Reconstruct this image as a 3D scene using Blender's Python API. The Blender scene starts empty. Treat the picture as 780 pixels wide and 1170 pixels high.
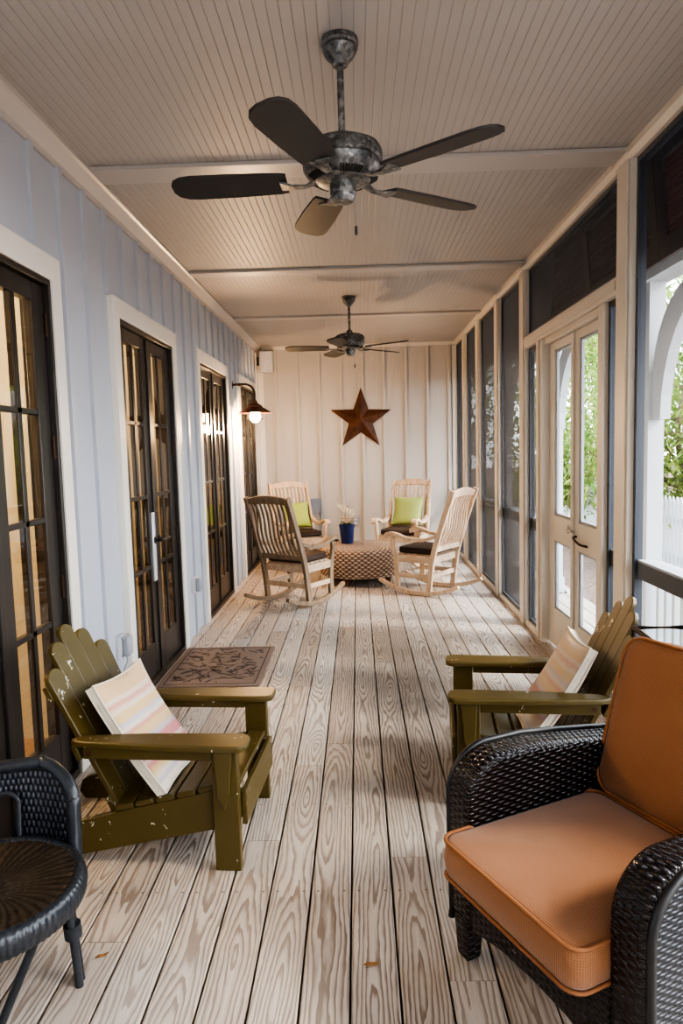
import bpy, bmesh, math, random
from mathutils import Vector, Matrix
from math import sin, cos, pi, radians as rad, hypot
random.seed(7)
COL = bpy.context.scene.collection

# ------------------------------------------------------------------ mesh helpers
class MB:
    def __init__(s):
        s.v = []; s.f = []; s.uv = []; s.mi = []; s.sm = []
    def add(s, vs, fs, uvs=None, mi=0, M=None):
        o = len(s.v)
        for p in vs:
            p = Vector(p)
            s.v.append(tuple(M @ p) if M is not None else tuple(p))
        for i, f in enumerate(fs):
            s.f.append([o + k for k in f]); s.mi.append(mi)
            s.uv.append(uvs[i] if uvs else [(0, 0)] * len(f))
        return s
    def box(s, c, d, M=None, mi=0):
        x, y, z = c; a, b, h = d[0] / 2, d[1] / 2, d[2] / 2
        vs = [(x + i * a, y + j * b, z + k * h) for k in (-1, 1) for j in (-1, 1) for i in (-1, 1)]
        fs = [(0, 2, 3, 1), (4, 5, 7, 6), (0, 1, 5, 4), (2, 6, 7, 3), (0, 4, 6, 2), (1, 3, 7, 5)]
        uvs = []
        for f in fs:
            n = {0: 2, 1: 2, 2: 1, 3: 1, 4: 0, 5: 0}[fs.index(f)]
            uvs.append([tuple(vs[i][q] for q in range(3) if q != n) for i in f])
        return s.add(vs, fs, uvs, mi, M)
    def span(s, x0, x1, y0, y1, z0, z1, M=None, mi=0):
        return s.box(((x0 + x1) / 2, (y0 + y1) / 2, (z0 + z1) / 2), (abs(x1 - x0), abs(y1 - y0), abs(z1 - z0)), M, mi)
    def rings(s, rings, closed=True, cap=True, M=None, mi=0, uvs=True):
        """loft equal-length rings of points"""
        n = len(rings[0]); vs = [p for r in rings for p in r]; fs = []; uv = []
        L = [0]
        for i in range(1, len(rings)):
            L.append(L[-1] + (Vector(rings[i][0]) - Vector(rings[i - 1][0])).length)
        W = [0]
        for j in range(1, n + 1):
            W.append(W[-1] + (Vector(rings[len(rings) // 2][j % n]) - Vector(rings[len(rings) // 2][j - 1])).length)
        for i in range(len(rings) - 1):
            for j in range(n if closed else n - 1):
                k = (j + 1) % n
                fs.append((i * n + j, i * n + k, (i + 1) * n + k, (i + 1) * n + j))
                uv.append([(W[j], L[i]), (W[j + 1], L[i]), (W[j + 1], L[i + 1]), (W[j], L[i + 1])])
        if cap:
            fs.append(tuple(reversed(range(n)))); uv.append([(p[0], p[1]) for p in reversed(rings[0])])
            b = (len(rings) - 1) * n
            fs.append(tuple(range(b, b + n))); uv.append([(p[0], p[1]) for p in rings[-1]])
        return s.add(vs, fs, uv, mi, M)
    def frames(s, path):
        P = [Vector(p) for p in path]; T = []
        for i in range(len(P)):
            a = P[max(0, i - 1)]; b = P[min(len(P) - 1, i + 1)]
            T.append((b - a).normalized())
        return P, T
    def tube(s, path, r, n=8, M=None, mi=0, cap=True):
        P, T = s.frames(path)
        up = Vector((0, 0, 1)) if abs(T[0].z) < .9 else Vector((0, 1, 0))
        u = T[0].cross(up).normalized(); R = []
        for i, (p, t) in enumerate(zip(P, T)):
            u = (u - t * u.dot(t)).normalized(); w = t.cross(u)
            rr = r[i] if isinstance(r, (list, tuple)) else r
            R.append([tuple(p + (u * cos(2 * pi * k / n) + w * sin(2 * pi * k / n)) * rr) for k in range(n)])
        return s.rings(R, True, cap, M, mi)
    def bar(s, path, w, h, up=(0, 0, 1), M=None, mi=0):
        """rectangular section; w across, h along 'up'"""
        P, T = s.frames(path); R = []; up = Vector(up)
        for i, (p, t) in enumerate(zip(P, T)):
            side = t.cross(up).normalized(); u = side.cross(t).normalized()
            ww = (w[i] if isinstance(w, (list, tuple)) else w) / 2; hh = (h[i] if isinstance(h, (list, tuple)) else h) / 2
            R.append([tuple(p + side * a * ww + u * b * hh) for a, b in ((-1, -1), (1, -1), (1, 1), (-1, 1))])
        return s.rings(R, True, True, M, mi)
    def lathe(s, prof, n=24, M=None, mi=0, cap=True):
        R = [[(r * cos(2 * pi * k / n), r * sin(2 * pi * k / n), z) for k in range(n)] for r, z in prof]
        return s.rings(R, True, cap, M, mi)
    def prism(s, poly, t0, t1, plane='yz', M=None, mi=0):
        """extrude 2-D polygon; plane 'yz' extrudes along x, 'xz' along y, 'xy' along z"""
        f = {'yz': lambda a, b, t: (t, a, b), 'xz': lambda a, b, t: (a, t, b), 'xy': lambda a, b, t: (a, b, t)}[plane]
        n = len(poly); vs = [f(a, b, t0) for a, b in poly] + [f(a, b, t1) for a, b in poly]
        fs = [tuple(reversed(range(n))), tuple(range(n, 2 * n))]
        uv = [[poly[i] for i in reversed(range(n))], list(poly)]
        L = 0
        for j in range(n):
            k = (j + 1) % n; l = hypot(poly[k][0] - poly[j][0], poly[k][1] - poly[j][1])
            fs.append((j, k, n + k, n + j)); uv.append([(t0, L), (t0, L + l), (t1, L + l), (t1, L)]); L += l
        return s.add(vs, fs, uv, mi, M)
    def build(s, name, mats, parent=None, smooth=None, bevel=0, loc=None, attr=None, fix=True, seg=2):
        me = bpy.data.meshes.new(name)
        me.from_pydata(s.v, [], s.f)
        uvl = me.uv_layers.new(name='UVMap'); i = 0
        flat = [c for f in s.uv for c in f]
        uvl.data.foreach_set('uv', [x for c in flat for x in c])
        if attr:
            for an, av in attr.items():
                a = me.attributes.new(an, 'FLOAT', 'POINT'); a.data.foreach_set('value', av)
        if not isinstance(mats, (list, tuple)): mats = [mats]
        for m in mats: me.materials.append(m)
        me.polygons.foreach_set('material_index', s.mi)
        if fix:
            bm = bmesh.new(); bm.from_mesh(me); bmesh.ops.recalc_face_normals(bm, faces=bm.faces); bm.to_mesh(me); bm.free()
        if smooth is not None:
            me.polygons.foreach_set('use_smooth', [True] * len(me.polygons))
            if smooth < 180: me.set_sharp_from_angle(angle=rad(smooth))
        me.update()
        o = bpy.data.objects.new(name, me); COL.objects.link(o)
        if parent is not None: o.parent = parent
        if loc: o.location = loc
        if bevel:
            b = o.modifiers.new('edge', 'BEVEL'); b.width = bevel; b.segments = seg; b.limit_method = 'ANGLE'; b.angle_limit = rad(40)
            b.harden_normals = False
            if smooth is None:
                me.polygons.foreach_set('use_smooth', [True] * len(me.polygons)); me.set_sharp_from_angle(angle=rad(35))
        return o

def empty(name, loc=(0, 0, 0), rz=0):
    o = bpy.data.objects.new(name, None); o.empty_display_size = .1; COL.objects.link(o)
    o.location = loc; o.rotation_euler = (0, 0, rz); return o
def tag(o, label=None, cat=None, group=None, kind=None):
    if label: o['label'] = label
    if cat: o['category'] = cat
    if group: o['group'] = group
    if kind: o['kind'] = kind
    return o
def thing(name, label, cat, loc=(0, 0, 0), rz=0, group=None):
    return tag(empty(name, loc, rz), label, cat, group)
def dup(root, loc, rz, label=None, group=None):
    def rec(o, par):
        c = o.copy(); COL.objects.link(c)
        if par is not None:
            c.parent = par
        for ch in o.children: rec(ch, c)
        return c
    r = rec(root, None); r.location = loc; r.rotation_euler = (0, 0, rz)
    if label: r['label'] = label
    if group: r['group'] = group
    return r
def copy_part(o, loc=None, rot=None, parent=None):
    c = o.copy(); COL.objects.link(c); c.parent = parent if parent is not None else o.parent
    if loc is not None: c.location = loc
    if rot is not None: c.rotation_euler = rot
    return c
def T(x=0, y=0, z=0): return Matrix.Translation((x, y, z))
def Rm(a, ax): return Matrix.Rotation(a, 4, ax)
def bez(pts, n=8):
    """Catmull-Rom through points"""
    P = [Vector(p) for p in pts]; P = [P[0] * 2 - P[1]] + P + [P[-1] * 2 - P[-2]]; out = []
    for i in range(1, len(P) - 2):
        for k in range(n):
            t = k / n; a, b, c, d = P[i - 1], P[i], P[i + 1], P[i + 2]
            out.append(.5 * ((2 * b) + (c - a) * t + (2 * a - 5 * b + 4 * c - d) * t * t + (3 * b - a - 3 * c + d) * t ** 3))
    out.append(P[-2]); return out

# ------------------------------------------------------------------ node helpers
class NT:
    def __init__(s, name):
        s.m = bpy.data.materials.new(name); s.m.use_nodes = True
        s.t = s.m.node_tree; s.t.nodes.clear(); s.out = s.t.nodes.new('ShaderNodeOutputMaterial')
    def n(s, ty, ins=None, **kw):
        nd = s.t.nodes.new('ShaderNode' + ty)
        for k, v in kw.items(): setattr(nd, k, v)
        for k, v in (ins or {}).items():
            sk = nd.inputs[k]
            if isinstance(v, bpy.types.NodeSocket): s.t.links.new(v, sk)
            elif isinstance(v, bpy.types.Node): s.t.links.new(v.outputs[0], sk)
            else: sk.default_value = v
        return nd
    def math(s, op, a, b=0.0, c=None, clamp=False):
        ins = {0: a, 1: b}
        if c is not None: ins[2] = c
        return s.n('Math', ins, operation=op, use_clamp=clamp).outputs[0]
    def mix(s, fac, a, b, blend='MIX'):
        nd = s.t.nodes.new('ShaderNodeMix'); nd.data_type = 'RGBA'; nd.blend_type = blend
        for k, v in ((0, fac), (6, a), (7, b)):
            if isinstance(v, bpy.types.NodeSocket): s.t.links.new(v, nd.inputs[k])
            else: nd.inputs[k].default_value = v if k == 0 or len(v) == 4 else (*v, 1)
        return nd.outputs[2]
    def ramp(s, fac, stops, interp='LINEAR'):
        nd = s.n('ValToRGB', {0: fac}); cr = nd.color_ramp; cr.interpolation = interp
        while len(cr.elements) < len(stops): cr.elements.new(.5)
        for e, (p, c) in zip(cr.elements, stops):
            e.position = p; e.color = (*c, 1) if not isinstance(c, (int, float)) else (c, c, c, 1)
        return nd.outputs[0]
    def vec(s, x=0., y=0., z=0.): return s.n('CombineXYZ', {0: x, 1: y, 2: z}).outputs[0]
    def noise(s, v, scale, detail=3, rough=.5, dist=0): return s.n('TexNoise', {'Vector': v, 'Scale': scale, 'Detail': detail, 'Roughness': rough, 'Distortion': dist}).outputs[0]
    def done(s, shader):
        s.t.links.new(shader.outputs[0], s.out.inputs[0]); return s.m
    def bsdf(s, col, rough=.5, metal=0., spec=.5, normal=None, **kw):
        ins = {'Base Color': col if isinstance(col, bpy.types.NodeSocket) else (*col, 1), 'Roughness': rough, 'Metallic': metal, 'Specular IOR Level': spec}
        if normal is not None: ins['Normal'] = normal
        ins.update(kw)
        return s.n('BsdfPrincipled', ins)
    def bump(s, h, strength=.3, dist=.01): return s.n('Bump', {'Height': h, 'Strength': strength, 'Distance': dist}).outputs[0]
def srgb(r, g, b):
    f = lambda c: (c / 255 / 12.92) if c <= 10 else ((c / 255 + .055) / 1.055) ** 2.4
    return (f(r), f(g), f(b))
def paint(name, col, rough=.5, var=.08, scale=6, bump=.05, bscale=60, metal=0., spec=.5, **kw):
    t = NT(name); co = t.n('TexCoord').outputs['Object']
    nz = t.noise(co, scale, 4, .6)
    dark = tuple(c * (1 - var) for c in col); lite = tuple(min(1, c * (1 + var)) for c in col)
    c = t.mix(nz, dark, lite)
    nb = t.noise(co, bscale, 2)
    return t.done(t.bsdf(c, rough, metal, spec, t.bump(nb, bump, .003), **kw))
def wood(name, light, dark, axis=2, scale=14, rough=.6, stretch=.08, wear=0.):
    """board wood with grain running along the given object axis"""
    t = NT(name); co = t.n('TexCoord').outputs['Object']
    sc = [1., 1., 1.]; sc[axis] = stretch
    rnd = t.n('ObjectInfo').outputs['Random']
    mp = t.n('Mapping', {'Vector': co, 'Scale': sc}); 
    off = t.vec(t.math('MULTIPLY', rnd, 13.), t.math('MULTIPLY', rnd, 7.), 0.)
    v = t.n('VectorMath', {0: mp.outputs[0], 1: off}, operation='ADD').outputs[0]
    n1 = t.noise(v, scale * 2.2, 5, .65, .4); n2 = t.noise(v, scale * 9, 2)
    f = t.math('ADD', t.math('MULTIPLY', n1, .8), t.math('MULTIPLY', n2, .25))
    c = t.ramp(f, [(.32, dark), (.62, light)])
    return t.done(t.bsdf(c, rough, 0, .35, t.bump(f, .15, .003)))

M = {}
M['trim'] = paint('cream_trim_paint', (.70, .665, .60), .42, .04)
M['ceil_trim'] = paint('ceiling_trim_paint', (.47, .44, .41), .35, .04)
M['trim_tan'] = paint('tan_trim_paint', (.64, .575, .49), .4, .05)
M['door_white'] = paint('cream_screen_door_paint', (.65, .59, .50), .4, .05)
M['ext_white'] = paint('white_exterior_paint', (.50, .53, .56), .5, .05)
M['siding_blue'] = paint('blue_grey_siding_paint', (.44, .465, .515), .42, .05, 3)
M['siding_grey'] = paint('warm_grey_siding', (.50, .47, .435), .5, .04, 3)  # warm grey tone used on the end walls
M['door_dark'] = paint('dark_bronze_door_paint', (.030, .025, .022), .33, .15, 5, .03)
M['black_metal'] = paint('black_metal', (.012, .012, .013), .4, .2, 20)
M['bronze'] = paint('dark_bronze_metal', (.05, .028, .017), .45, .3, 30, metal=.6)
M['rust'] = None
M['frame_dark'] = paint('dark_screen_frame', (.055, .065, .082), .4, .1, 20)
M['rail_shade'] = paint('shaded_rail', (.13, .13, .135), .5, .2, 10)  # dark tone for the rail, its shade put into the colour
M['shutter'] = paint('dark_shutter_stain', (.040, .026, .020), .55, .3, 14)
M['slat_red'] = paint('reddish_shutter_louvre', (.13, .028, .023), .5, .3, 14)
M['white_plastic'] = paint('white_plastic', (.62, .62, .64), .4, .03)
M['grey_plastic'] = paint('grey_plastic', (.33, .345, .37), .35, .06)
M['plate'] = paint('pale_metal_plate', (.75, .77, .80), .25, .03, metal=.3)
M['steel'] = paint('brushed_steel', (.45, .44, .43), .35, .1, metal=.9)
M['roof'] = paint('roof_board', (.55, .53, .50), .7, .1)

def olive():
    t = NT('chipped_olive_paint'); co = t.n('TexCoord').outputs['Object']
    n = t.noise(co, 5, 4, .6); c = t.mix(n, (.066, .045, .010), (.098, .068, .017))
    geo = t.n('NewGeometry').outputs['Pointiness']
    chip = t.noise(co, 28, 4, .7)
    m = t.math('MULTIPLY', t.math('GREATER_THAN', chip, .645), t.math('GREATER_THAN', t.noise(co, 4, 1), .53))
    c2 = t.mix(m, c, (.62, .58, .50))
    return t.done(t.bsdf(c2, .38, 0, .45, t.bump(n, .1, .004)))
M['olive'] = olive()

def rusty():
    t = NT('rusted_tin'); co = t.n('TexCoord').outputs['Object']
    n = t.noise(co, 7, 6, .7); c = t.ramp(n, [(.3, (.045, .018, .010)), (.55, (.105, .042, .020)), (.75, (.165, .072, .032))])
    return t.done(t.bsdf(c, .55, .25, .4, t.bump(t.noise(co, 40), .15, .003)))
M['rust'] = rusty()

def galv():
    t = NT('aged_galvanised_metal'); co = t.n('TexCoord').outputs['Object']
    v = t.n('TexVoronoi', {'Vector': co, 'Scale': 60}).outputs['Color']
    n = t.noise(co, 30, 4, .7)
    f = t.math('ADD', t.math('MULTIPLY', n, .7), t.math('MULTIPLY', t.n('SeparateColor', {0: v}).outputs[0], .3))
    c = t.ramp(f, [(.3, (.07, .073, .074)), (.55, (.19, .195, .195)), (.8, (.42, .42, .40))])
    return t.done(t.bsdf(c, .42, .7, .5, t.bump(n, .1, .002)))
M['galv'] = galv()
M['blade'] = paint('dark_fan_blade', (.035, .031, .029), .5, .3, 8)

def ceiling_mat():
    t = NT('beadboard_ceiling_paint'); co = t.n('TexCoord').outputs['Object']
    s = t.n('SeparateXYZ', {0: co}); x = s.outputs[0]
    u = t.math('PINGPONG', t.math('ADD', x, 50.), .02125)
    g = t.math('SUBTRACT', 1., t.math('SMOOTH_MIN', t.math('DIVIDE', u, .0032), 1., .2), clamp=True)
    n = t.noise(co, 2, 3)
    c = t.mix(n, (.42, .39, .36), (.47, .44, .41))
    c2 = t.mix(t.math('MULTIPLY', g, .36), c, (.155, .13, .11))
    return t.done(t.bsdf(c2, .48, 0, .35, t.bump(t.math('MULTIPLY', g, -1.), .5, .004)))
M['ceiling'] = ceiling_mat()

def deck_mat():
    t = NT('weathered_pine_decking'); co = t.n('TexCoord').outputs['Object']
    y = t.n('SeparateXYZ', {0: co}).outputs[1]; x = t.n('SeparateXYZ', {0: co}).outputs[0]
    r = t.n('Attribute', attribute_name='rnd').outputs['Fac']; px = t.n('Attribute', attribute_name='px').outputs['Fac']
    r9 = t.math('MULTIPLY', r, 91.)
    cx = t.math('MULTIPLY', t.math('SUBTRACT', t.noise(t.vec(r9, t.math('MULTIPLY', y, .5), 3.), 1.0, 1), .5), .16)
    # depth of the log's pith under the face, drifting along the board -> cathedral figure
    d = t.math('MULTIPLY', t.math('SUBTRACT', t.noise(t.vec(t.math('ADD', r9, 17.), t.math('MULTIPLY', y, .62), 8.), 1.0, 2, .45), .46), .40)
    wob = t.math('MULTIPLY', t.math('SUBTRACT', t.noise(t.vec(t.math('MULTIPLY', px, 26.), t.math('MULTIPLY', y, 3.2), r9), 1.0, 3, .55), .5), .030)
    dx = t.math('SUBTRACT', px, cx)
    rr = t.math('ADD', t.math('SQRT', t.math('ADD', t.math('MULTIPLY', dx, dx), t.math('MULTIPLY', d, d))), wob)
    w = t.math('FRACT', t.math('MULTIPLY', rr, 72.))
    ring = t.ramp(w, [(0., 0.), (.45, .18), (.72, 1.), (.92, 1.), (1., 0.)])
    fib = t.noise(t.vec(t.math('MULTIPLY', px, 260.), t.math('MULTIPLY', y, 5.), r9), 1.0, 4, .6)
    patch = t.noise(t.vec(x, t.math('MULTIPLY', y, .55), 0.), 1.5, 4, .6)
    big = t.noise(t.vec(t.math('MULTIPLY', x, 1.4), t.math('MULTIPLY', y, .55), 4.), 1.1, 3, .6)
    tone = t.math('ADD', t.math('MULTIPLY', r, .55), t.math('MULTIPLY', patch, .6))
    light = t.ramp(tone, [(.2, (.42, .345, .285)), (.55, (.53, .47, .415)), (.9, (.57, .535, .50))])
    dark = t.ramp(tone, [(.2, (.125, .082, .057)), (.9, (.18, .135, .105))])
    ringm = t.math('MULTIPLY', ring, t.math('ADD', -.12, t.math('MULTIPLY', patch, 1.65)), clamp=True)
    c = t.mix(ringm, light, dark)
    c = t.mix(t.math('MULTIPLY', t.math('SUBTRACT', fib, .42, clamp=True), .9), c, (.16, .11, .075))
    # worn traffic lane down the middle of the porch, mid length
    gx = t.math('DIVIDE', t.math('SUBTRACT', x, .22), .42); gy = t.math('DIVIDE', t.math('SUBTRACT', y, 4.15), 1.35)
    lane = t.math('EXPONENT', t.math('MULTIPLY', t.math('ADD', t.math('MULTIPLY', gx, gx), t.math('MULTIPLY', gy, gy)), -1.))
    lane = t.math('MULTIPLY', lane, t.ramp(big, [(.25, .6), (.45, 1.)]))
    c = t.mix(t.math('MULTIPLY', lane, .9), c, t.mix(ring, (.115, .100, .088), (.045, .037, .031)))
    # nail heads in pairs over each joist
    ny = t.math('SUBTRACT', t.math('PINGPONG', t.math('ADD', y, 40.), .305), .152)
    ny = t.math('SUBTRACT', t.math('MODULO', t.math('ADD', y, 40.05), .61), .305)
    nx = t.math('SUBTRACT', t.math('ABSOLUTE', px), .047)
    nd = t.math('SQRT', t.math('ADD', t.math('MULTIPLY', nx, nx), t.math('MULTIPLY', ny, ny)))
    nail = t.math('LESS_THAN', nd, .0042)
    c = t.mix(t.math('MULTIPLY', nail, .8), c, (.06, .045, .035))
    h = t.math('ADD', t.math('MULTIPLY', ring, -.6), t.math('MULTIPLY', fib, -.5))
    return t.done(t.bsdf(c, .55, 0, .35, t.bump(h, .25, .003)))
M['deck'] = deck_mat()

def weave(name, lo, hi, tip, pu, pv, rough=.35, amp=.006, strength=1.):
    """over-and-under basket weave on the UV map (metres); pu, pv = strand pitch"""
    t = NT(name); uv = t.n('UVMap').outputs[0]; s = t.n('SeparateXYZ', {0: uv})
    u = t.math('DIVIDE', s.outputs[0], pu); v = t.math('DIVIDE', s.outputs[1], pv)
    row = t.math('FLOOR', v)
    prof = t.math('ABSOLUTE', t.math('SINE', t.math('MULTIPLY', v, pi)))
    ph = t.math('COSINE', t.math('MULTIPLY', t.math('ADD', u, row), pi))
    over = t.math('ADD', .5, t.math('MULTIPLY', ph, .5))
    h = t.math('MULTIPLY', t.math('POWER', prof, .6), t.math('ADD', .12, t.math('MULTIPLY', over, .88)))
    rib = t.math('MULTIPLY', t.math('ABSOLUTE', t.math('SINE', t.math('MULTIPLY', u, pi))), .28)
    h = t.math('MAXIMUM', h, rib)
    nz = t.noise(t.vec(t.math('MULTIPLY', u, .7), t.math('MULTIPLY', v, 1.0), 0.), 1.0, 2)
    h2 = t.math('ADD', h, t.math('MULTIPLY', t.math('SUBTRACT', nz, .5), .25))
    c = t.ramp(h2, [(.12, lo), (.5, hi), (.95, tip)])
    return t.done(t.bsdf(c, rough, 0, .5, t.bump(h, strength, amp)))
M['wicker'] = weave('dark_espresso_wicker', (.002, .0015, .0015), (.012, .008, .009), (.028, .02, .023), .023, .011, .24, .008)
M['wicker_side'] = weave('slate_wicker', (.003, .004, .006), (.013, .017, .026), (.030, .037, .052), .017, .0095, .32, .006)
M['seagrass'] = weave('woven_seagrass', (.12, .065, .04), (.36, .235, .155), (.62, .49, .375), .036, .026, .6, .016)
M['black_wicker'] = weave('black_blue_wicker', (.003, .003, .004), (.026, .028, .038), (.075, .08, .10), .008, .022, .35, .005)

def cane():
    t = NT('stained_cane'); co = t.n('TexCoord').outputs['Object']
    h = t.n('Attribute', attribute_name='h').outputs['Fac']
    n = t.noise(co, 25, 4, .7); n2 = t.noise(co, 6, 3)
    c = t.ramp(t.math('ADD', t.math('MULTIPLY', h, .6), t.math('MULTIPLY', n, .5)), [(.25, (.006, .005, .005)), (.55, (.030, .020, .014)), (.85, (.085, .055, .035)), (1., (.20, .17, .14))])
    c = t.mix(t.math('MULTIPLY', n2, .25), c, (.06, .035, .012))
    return t.done(t.bsdf(c, .38, 0, .5, t.bump(n, .2, .004)))
M['cane'] = cane()
M['cane_rim'] = paint('blue_black_cane', (.022, .025, .030), .30, .7, 40, .5, 70)

def orange():
    t = NT('orange_woven_fabric'); uv = t.n('UVMap').outputs[0]; s = t.n('SeparateXYZ', {0: uv})
    u = t.math('MULTIPLY', t.math('ADD', s.outputs[0], s.outputs[1]), pi / .0062); v = t.math('MULTIPLY', t.math('SUBTRACT', s.outputs[0], s.outputs[1]), pi / .0062)
    h = t.math('MULTIPLY', t.math('SINE', u), t.math('SINE', v))
    co = t.n('TexCoord').outputs['Object']; n = t.noise(co, 7, 3)
    c = t.mix(t.math('ADD', .5, t.math('MULTIPLY', h, .5)), (.215, .083, .030), (.295, .135, .060))
    c = t.mix(t.math('MULTIPLY', n, .3), c, (.20, .07, .02))
    return t.done(t.bsdf(c, .75, 0, .25, t.bump(h, .3, .002), **{'Sheen Weight': .25, 'Sheen Roughness': .5}))
M['orange'] = orange()
M['orange_pipe'] = paint('orange_piping', (.25, .095, .032), .7, .1, 30)

def striped(name, seedv):
    t = NT(name); uv = t.n('UVMap').outputs[0]; s = t.n('SeparateXYZ', {0: uv})
    n = t.noise(uv, 9, 3); n2 = t.noise(t.vec(t.math('MULTIPLY', s.outputs[0], 2.), t.math('MULTIPLY', s.outputs[1], 9.), seedv), 1.0, 3)
    v = t.math('ADD', s.outputs[1], t.math('MULTIPLY', t.math('SUBTRACT', n, .5), .035))
    peach = (.66, .43, .23); pink = (.60, .25, .19); wh = (.66, .58, .49); lil = (.44, .42, .50); rose = (.60, .19, .21); yel = (.64, .46, .21)
    st = [(0., wh), (.07, wh), (.09, lil), (.13, wh), (.18, yel), (.24, rose), (.28, wh), (.30, rose), (.37, rose), (.40, lil), (.45, peach), (.50, yel), (.54, pink), (.57, wh), (.62, lil), (.64, peach), (.70, yel), (.73, wh), (.78, pink), (.82, wh), (.85, peach), (.99, peach)]
    c = t.ramp(v, st)
    c = t.mix(t.math('MULTIPLY', n2, .3 if seedv < 5 else .95), c, (.66, .52, .36) if seedv < 5 else (.66, .55, .42))
    return t.done(t.bsdf(c, .85, 0, .2, t.bump(t.noise(uv, 250, 1), .15, .002), **{'Sheen Weight': .2}))
M['stripe'] = striped('striped_pastel_fabric', 1.)
M['stripe_b'] = striped('striped_peach_fabric', 7.)
M['pillow_edge'] = paint('cream_cotton', (.62, .56, .46), .85, .05, 12, .2, 200)
M['green'] = paint('lime_fabric', (.33, .40, .085), .8, .10, 8, .2, 250)
M['green_b'] = paint('sage_fabric', (.27, .33, .105), .8, .10, 8, .2, 250)
M['brown_pad'] = paint('dark_brown_pad', (.040, .022, .014), .7, .15, 8, .2, 200)
M['teak'] = wood('weathered_teak', (.62, .47, .34), (.38, .255, .16), 2, 10, .55, .12)
M['teak_h'] = wood('weathered_teak_boards', (.60, .46, .335), (.38, .26, .165), 1, 10, .55, .12)
M['teak_shaded'] = wood('shaded_teak', (.27, .195, .13), (.145, .095, .058), 2, 10, .6, .12)  # darker copy of the teak, shade on the front left chair put into colour
M['dark_leg'] = wood('red_brown_leg_wood', (.17, .06, .03), (.09, .03, .015), 2, 12, .4)
M['pot'] = paint('cobalt_glaze', (.012, .025, .10), .18, .15, 5, .02)
M['soil'] = paint('dark_soil', (.03, .02, .014), .9, .4, 60, .6, 90)
M['stem'] = paint('dry_stem', (.42, .26, .10), .6, .2, 30)
M['petal'] = paint('cream_petal', (.78, .68, .52), .6, .08, 30, **{'Subsurface Weight': .2})
M['bark'] = wood('tree_bark', (.22, .16, .115), (.09, .065, .045), 2, 8, .9, .25)
M['dead_leaf'] = paint('dried_leaf', (.27, .12, .035), .7, .35, 60)
M['mat'] = paint('brown_doormat', (.20, .145, .118), .9, .15, 40, .5, 150)
M['mat_dark'] = paint('doormat_relief', (.070, .050, .042), .9, .15, 40, .5, 150)
M['curtain'] = paint('linen', (.55, .48, .36), .8, .08)

def leafmat(name, a, b):
    t = NT(name); r = t.n('Attribute', attribute_name='rnd').outputs['Fac']
    c = t.ramp(r, [(0., a), (1., b)])
    df = t.bsdf(c, .5, 0, .3); tr = t.n('BsdfTranslucent', {0: c}); mx = t.n('MixShader', {0: .45, 1: df.outputs[0], 2: tr.outputs[0]})
    return t.done(mx)
M['leaf'] = leafmat('green_leaves', (.09, .17, .035), (.33, .40, .10))
M['leaf_b'] = leafmat('deep_green_leaves', (.035, .09, .035), (.13, .22, .07))

def ground_mat():
    t = NT('mulch_ground'); co = t.n('TexCoord').outputs['Object']
    n = t.noise(co, 12, 6, .75); v = t.n('TexVoronoi', {'Vector': co, 'Scale': 26.}).outputs['Distance']
    c = t.ramp(t.math('ADD', t.math('MULTIPLY', n, .7), t.math('MULTIPLY', v, .4)), [(.3, (.06, .036, .027)), (.55, (.16, .105, .085)), (.8, (.27, .20, .165))])
    return t.done(t.bsdf(c, .9, 0, .2, t.bump(n, .6, .03)))
M['ground'] = ground_mat()

def screen_mat():
    """insect mesh: the wires close up when the sheet is seen edge-on"""
    t = NT('insect_screen'); g = t.n('NewGeometry')
    dt = t.n('VectorMath', {0: g.outputs['Normal'], 1: g.outputs['Incoming']}, operation='DOT_PRODUCT').outputs['Value']
    s = t.math('MAXIMUM', t.math('ABSOLUTE', dt), .02)
    op = t.math('MINIMUM', t.math('POWER', t.math('DIVIDE', .212, s), 1.9), .965)
    df = t.bsdf((.070, .092, .132), .6, 0, .3)
    tr = t.n('BsdfTransparent', {0: (1, 1, 1, 1)})
    return t.done(t.n('MixShader', {0: op, 1: tr.outputs[0], 2: df.outputs[0]}))
M['screen'] = screen_mat()

def glass_mat():
    t = NT('window_glass'); fr = t.n('Fresnel', {0: 1.5}).outputs[0]
    gl = t.n('BsdfGlossy', {'Color': (1, 1, 1, 1), 'Roughness': .02}); tr = t.n('BsdfTransparent', {0: (.88, .87, .83, 1)})
    f = t.math('MULTIPLY', fr, 1.0, clamp=True)
    return t.done(t.n('MixShader', {0: f, 1: tr.outputs[0], 2: gl.outputs[0]}))
M['glass'] = glass_mat()
def clear_mat():
    t = NT('clear_storm_pane'); gl = t.n('BsdfGlossy', {'Color': (1, 1, 1, 1), 'Roughness': .05}); tr = t.n('BsdfTransparent', {0: (.93, .95, .95, 1)})
    return t.done(t.n('MixShader', {0: .03, 1: tr.outputs[0], 2: gl.outputs[0]}))
M['clear'] = clear_mat()
def emit(name, col, st):
    t = NT(name); e = t.n('Emission', {0: (*col, 1), 1: st}); return t.done(e)
M['bulb'] = emit('lit_globe', (1., .70, .36), 18.)
M['room_wall'] = paint('warm_interior_wall', (.46, .40, .29), .7, .05)
M['room_floor'] = wood('interior_floor', (.30, .19, .10), (.16, .09, .045), 1, 8)

# ------------------------------------------------------------------ room constants
XL, XR, ZC, YF, YB = -1.447, 1.43, 3.08, 10.23, -1.6
def struct(o): o['kind'] = 'structure'; return o

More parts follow.
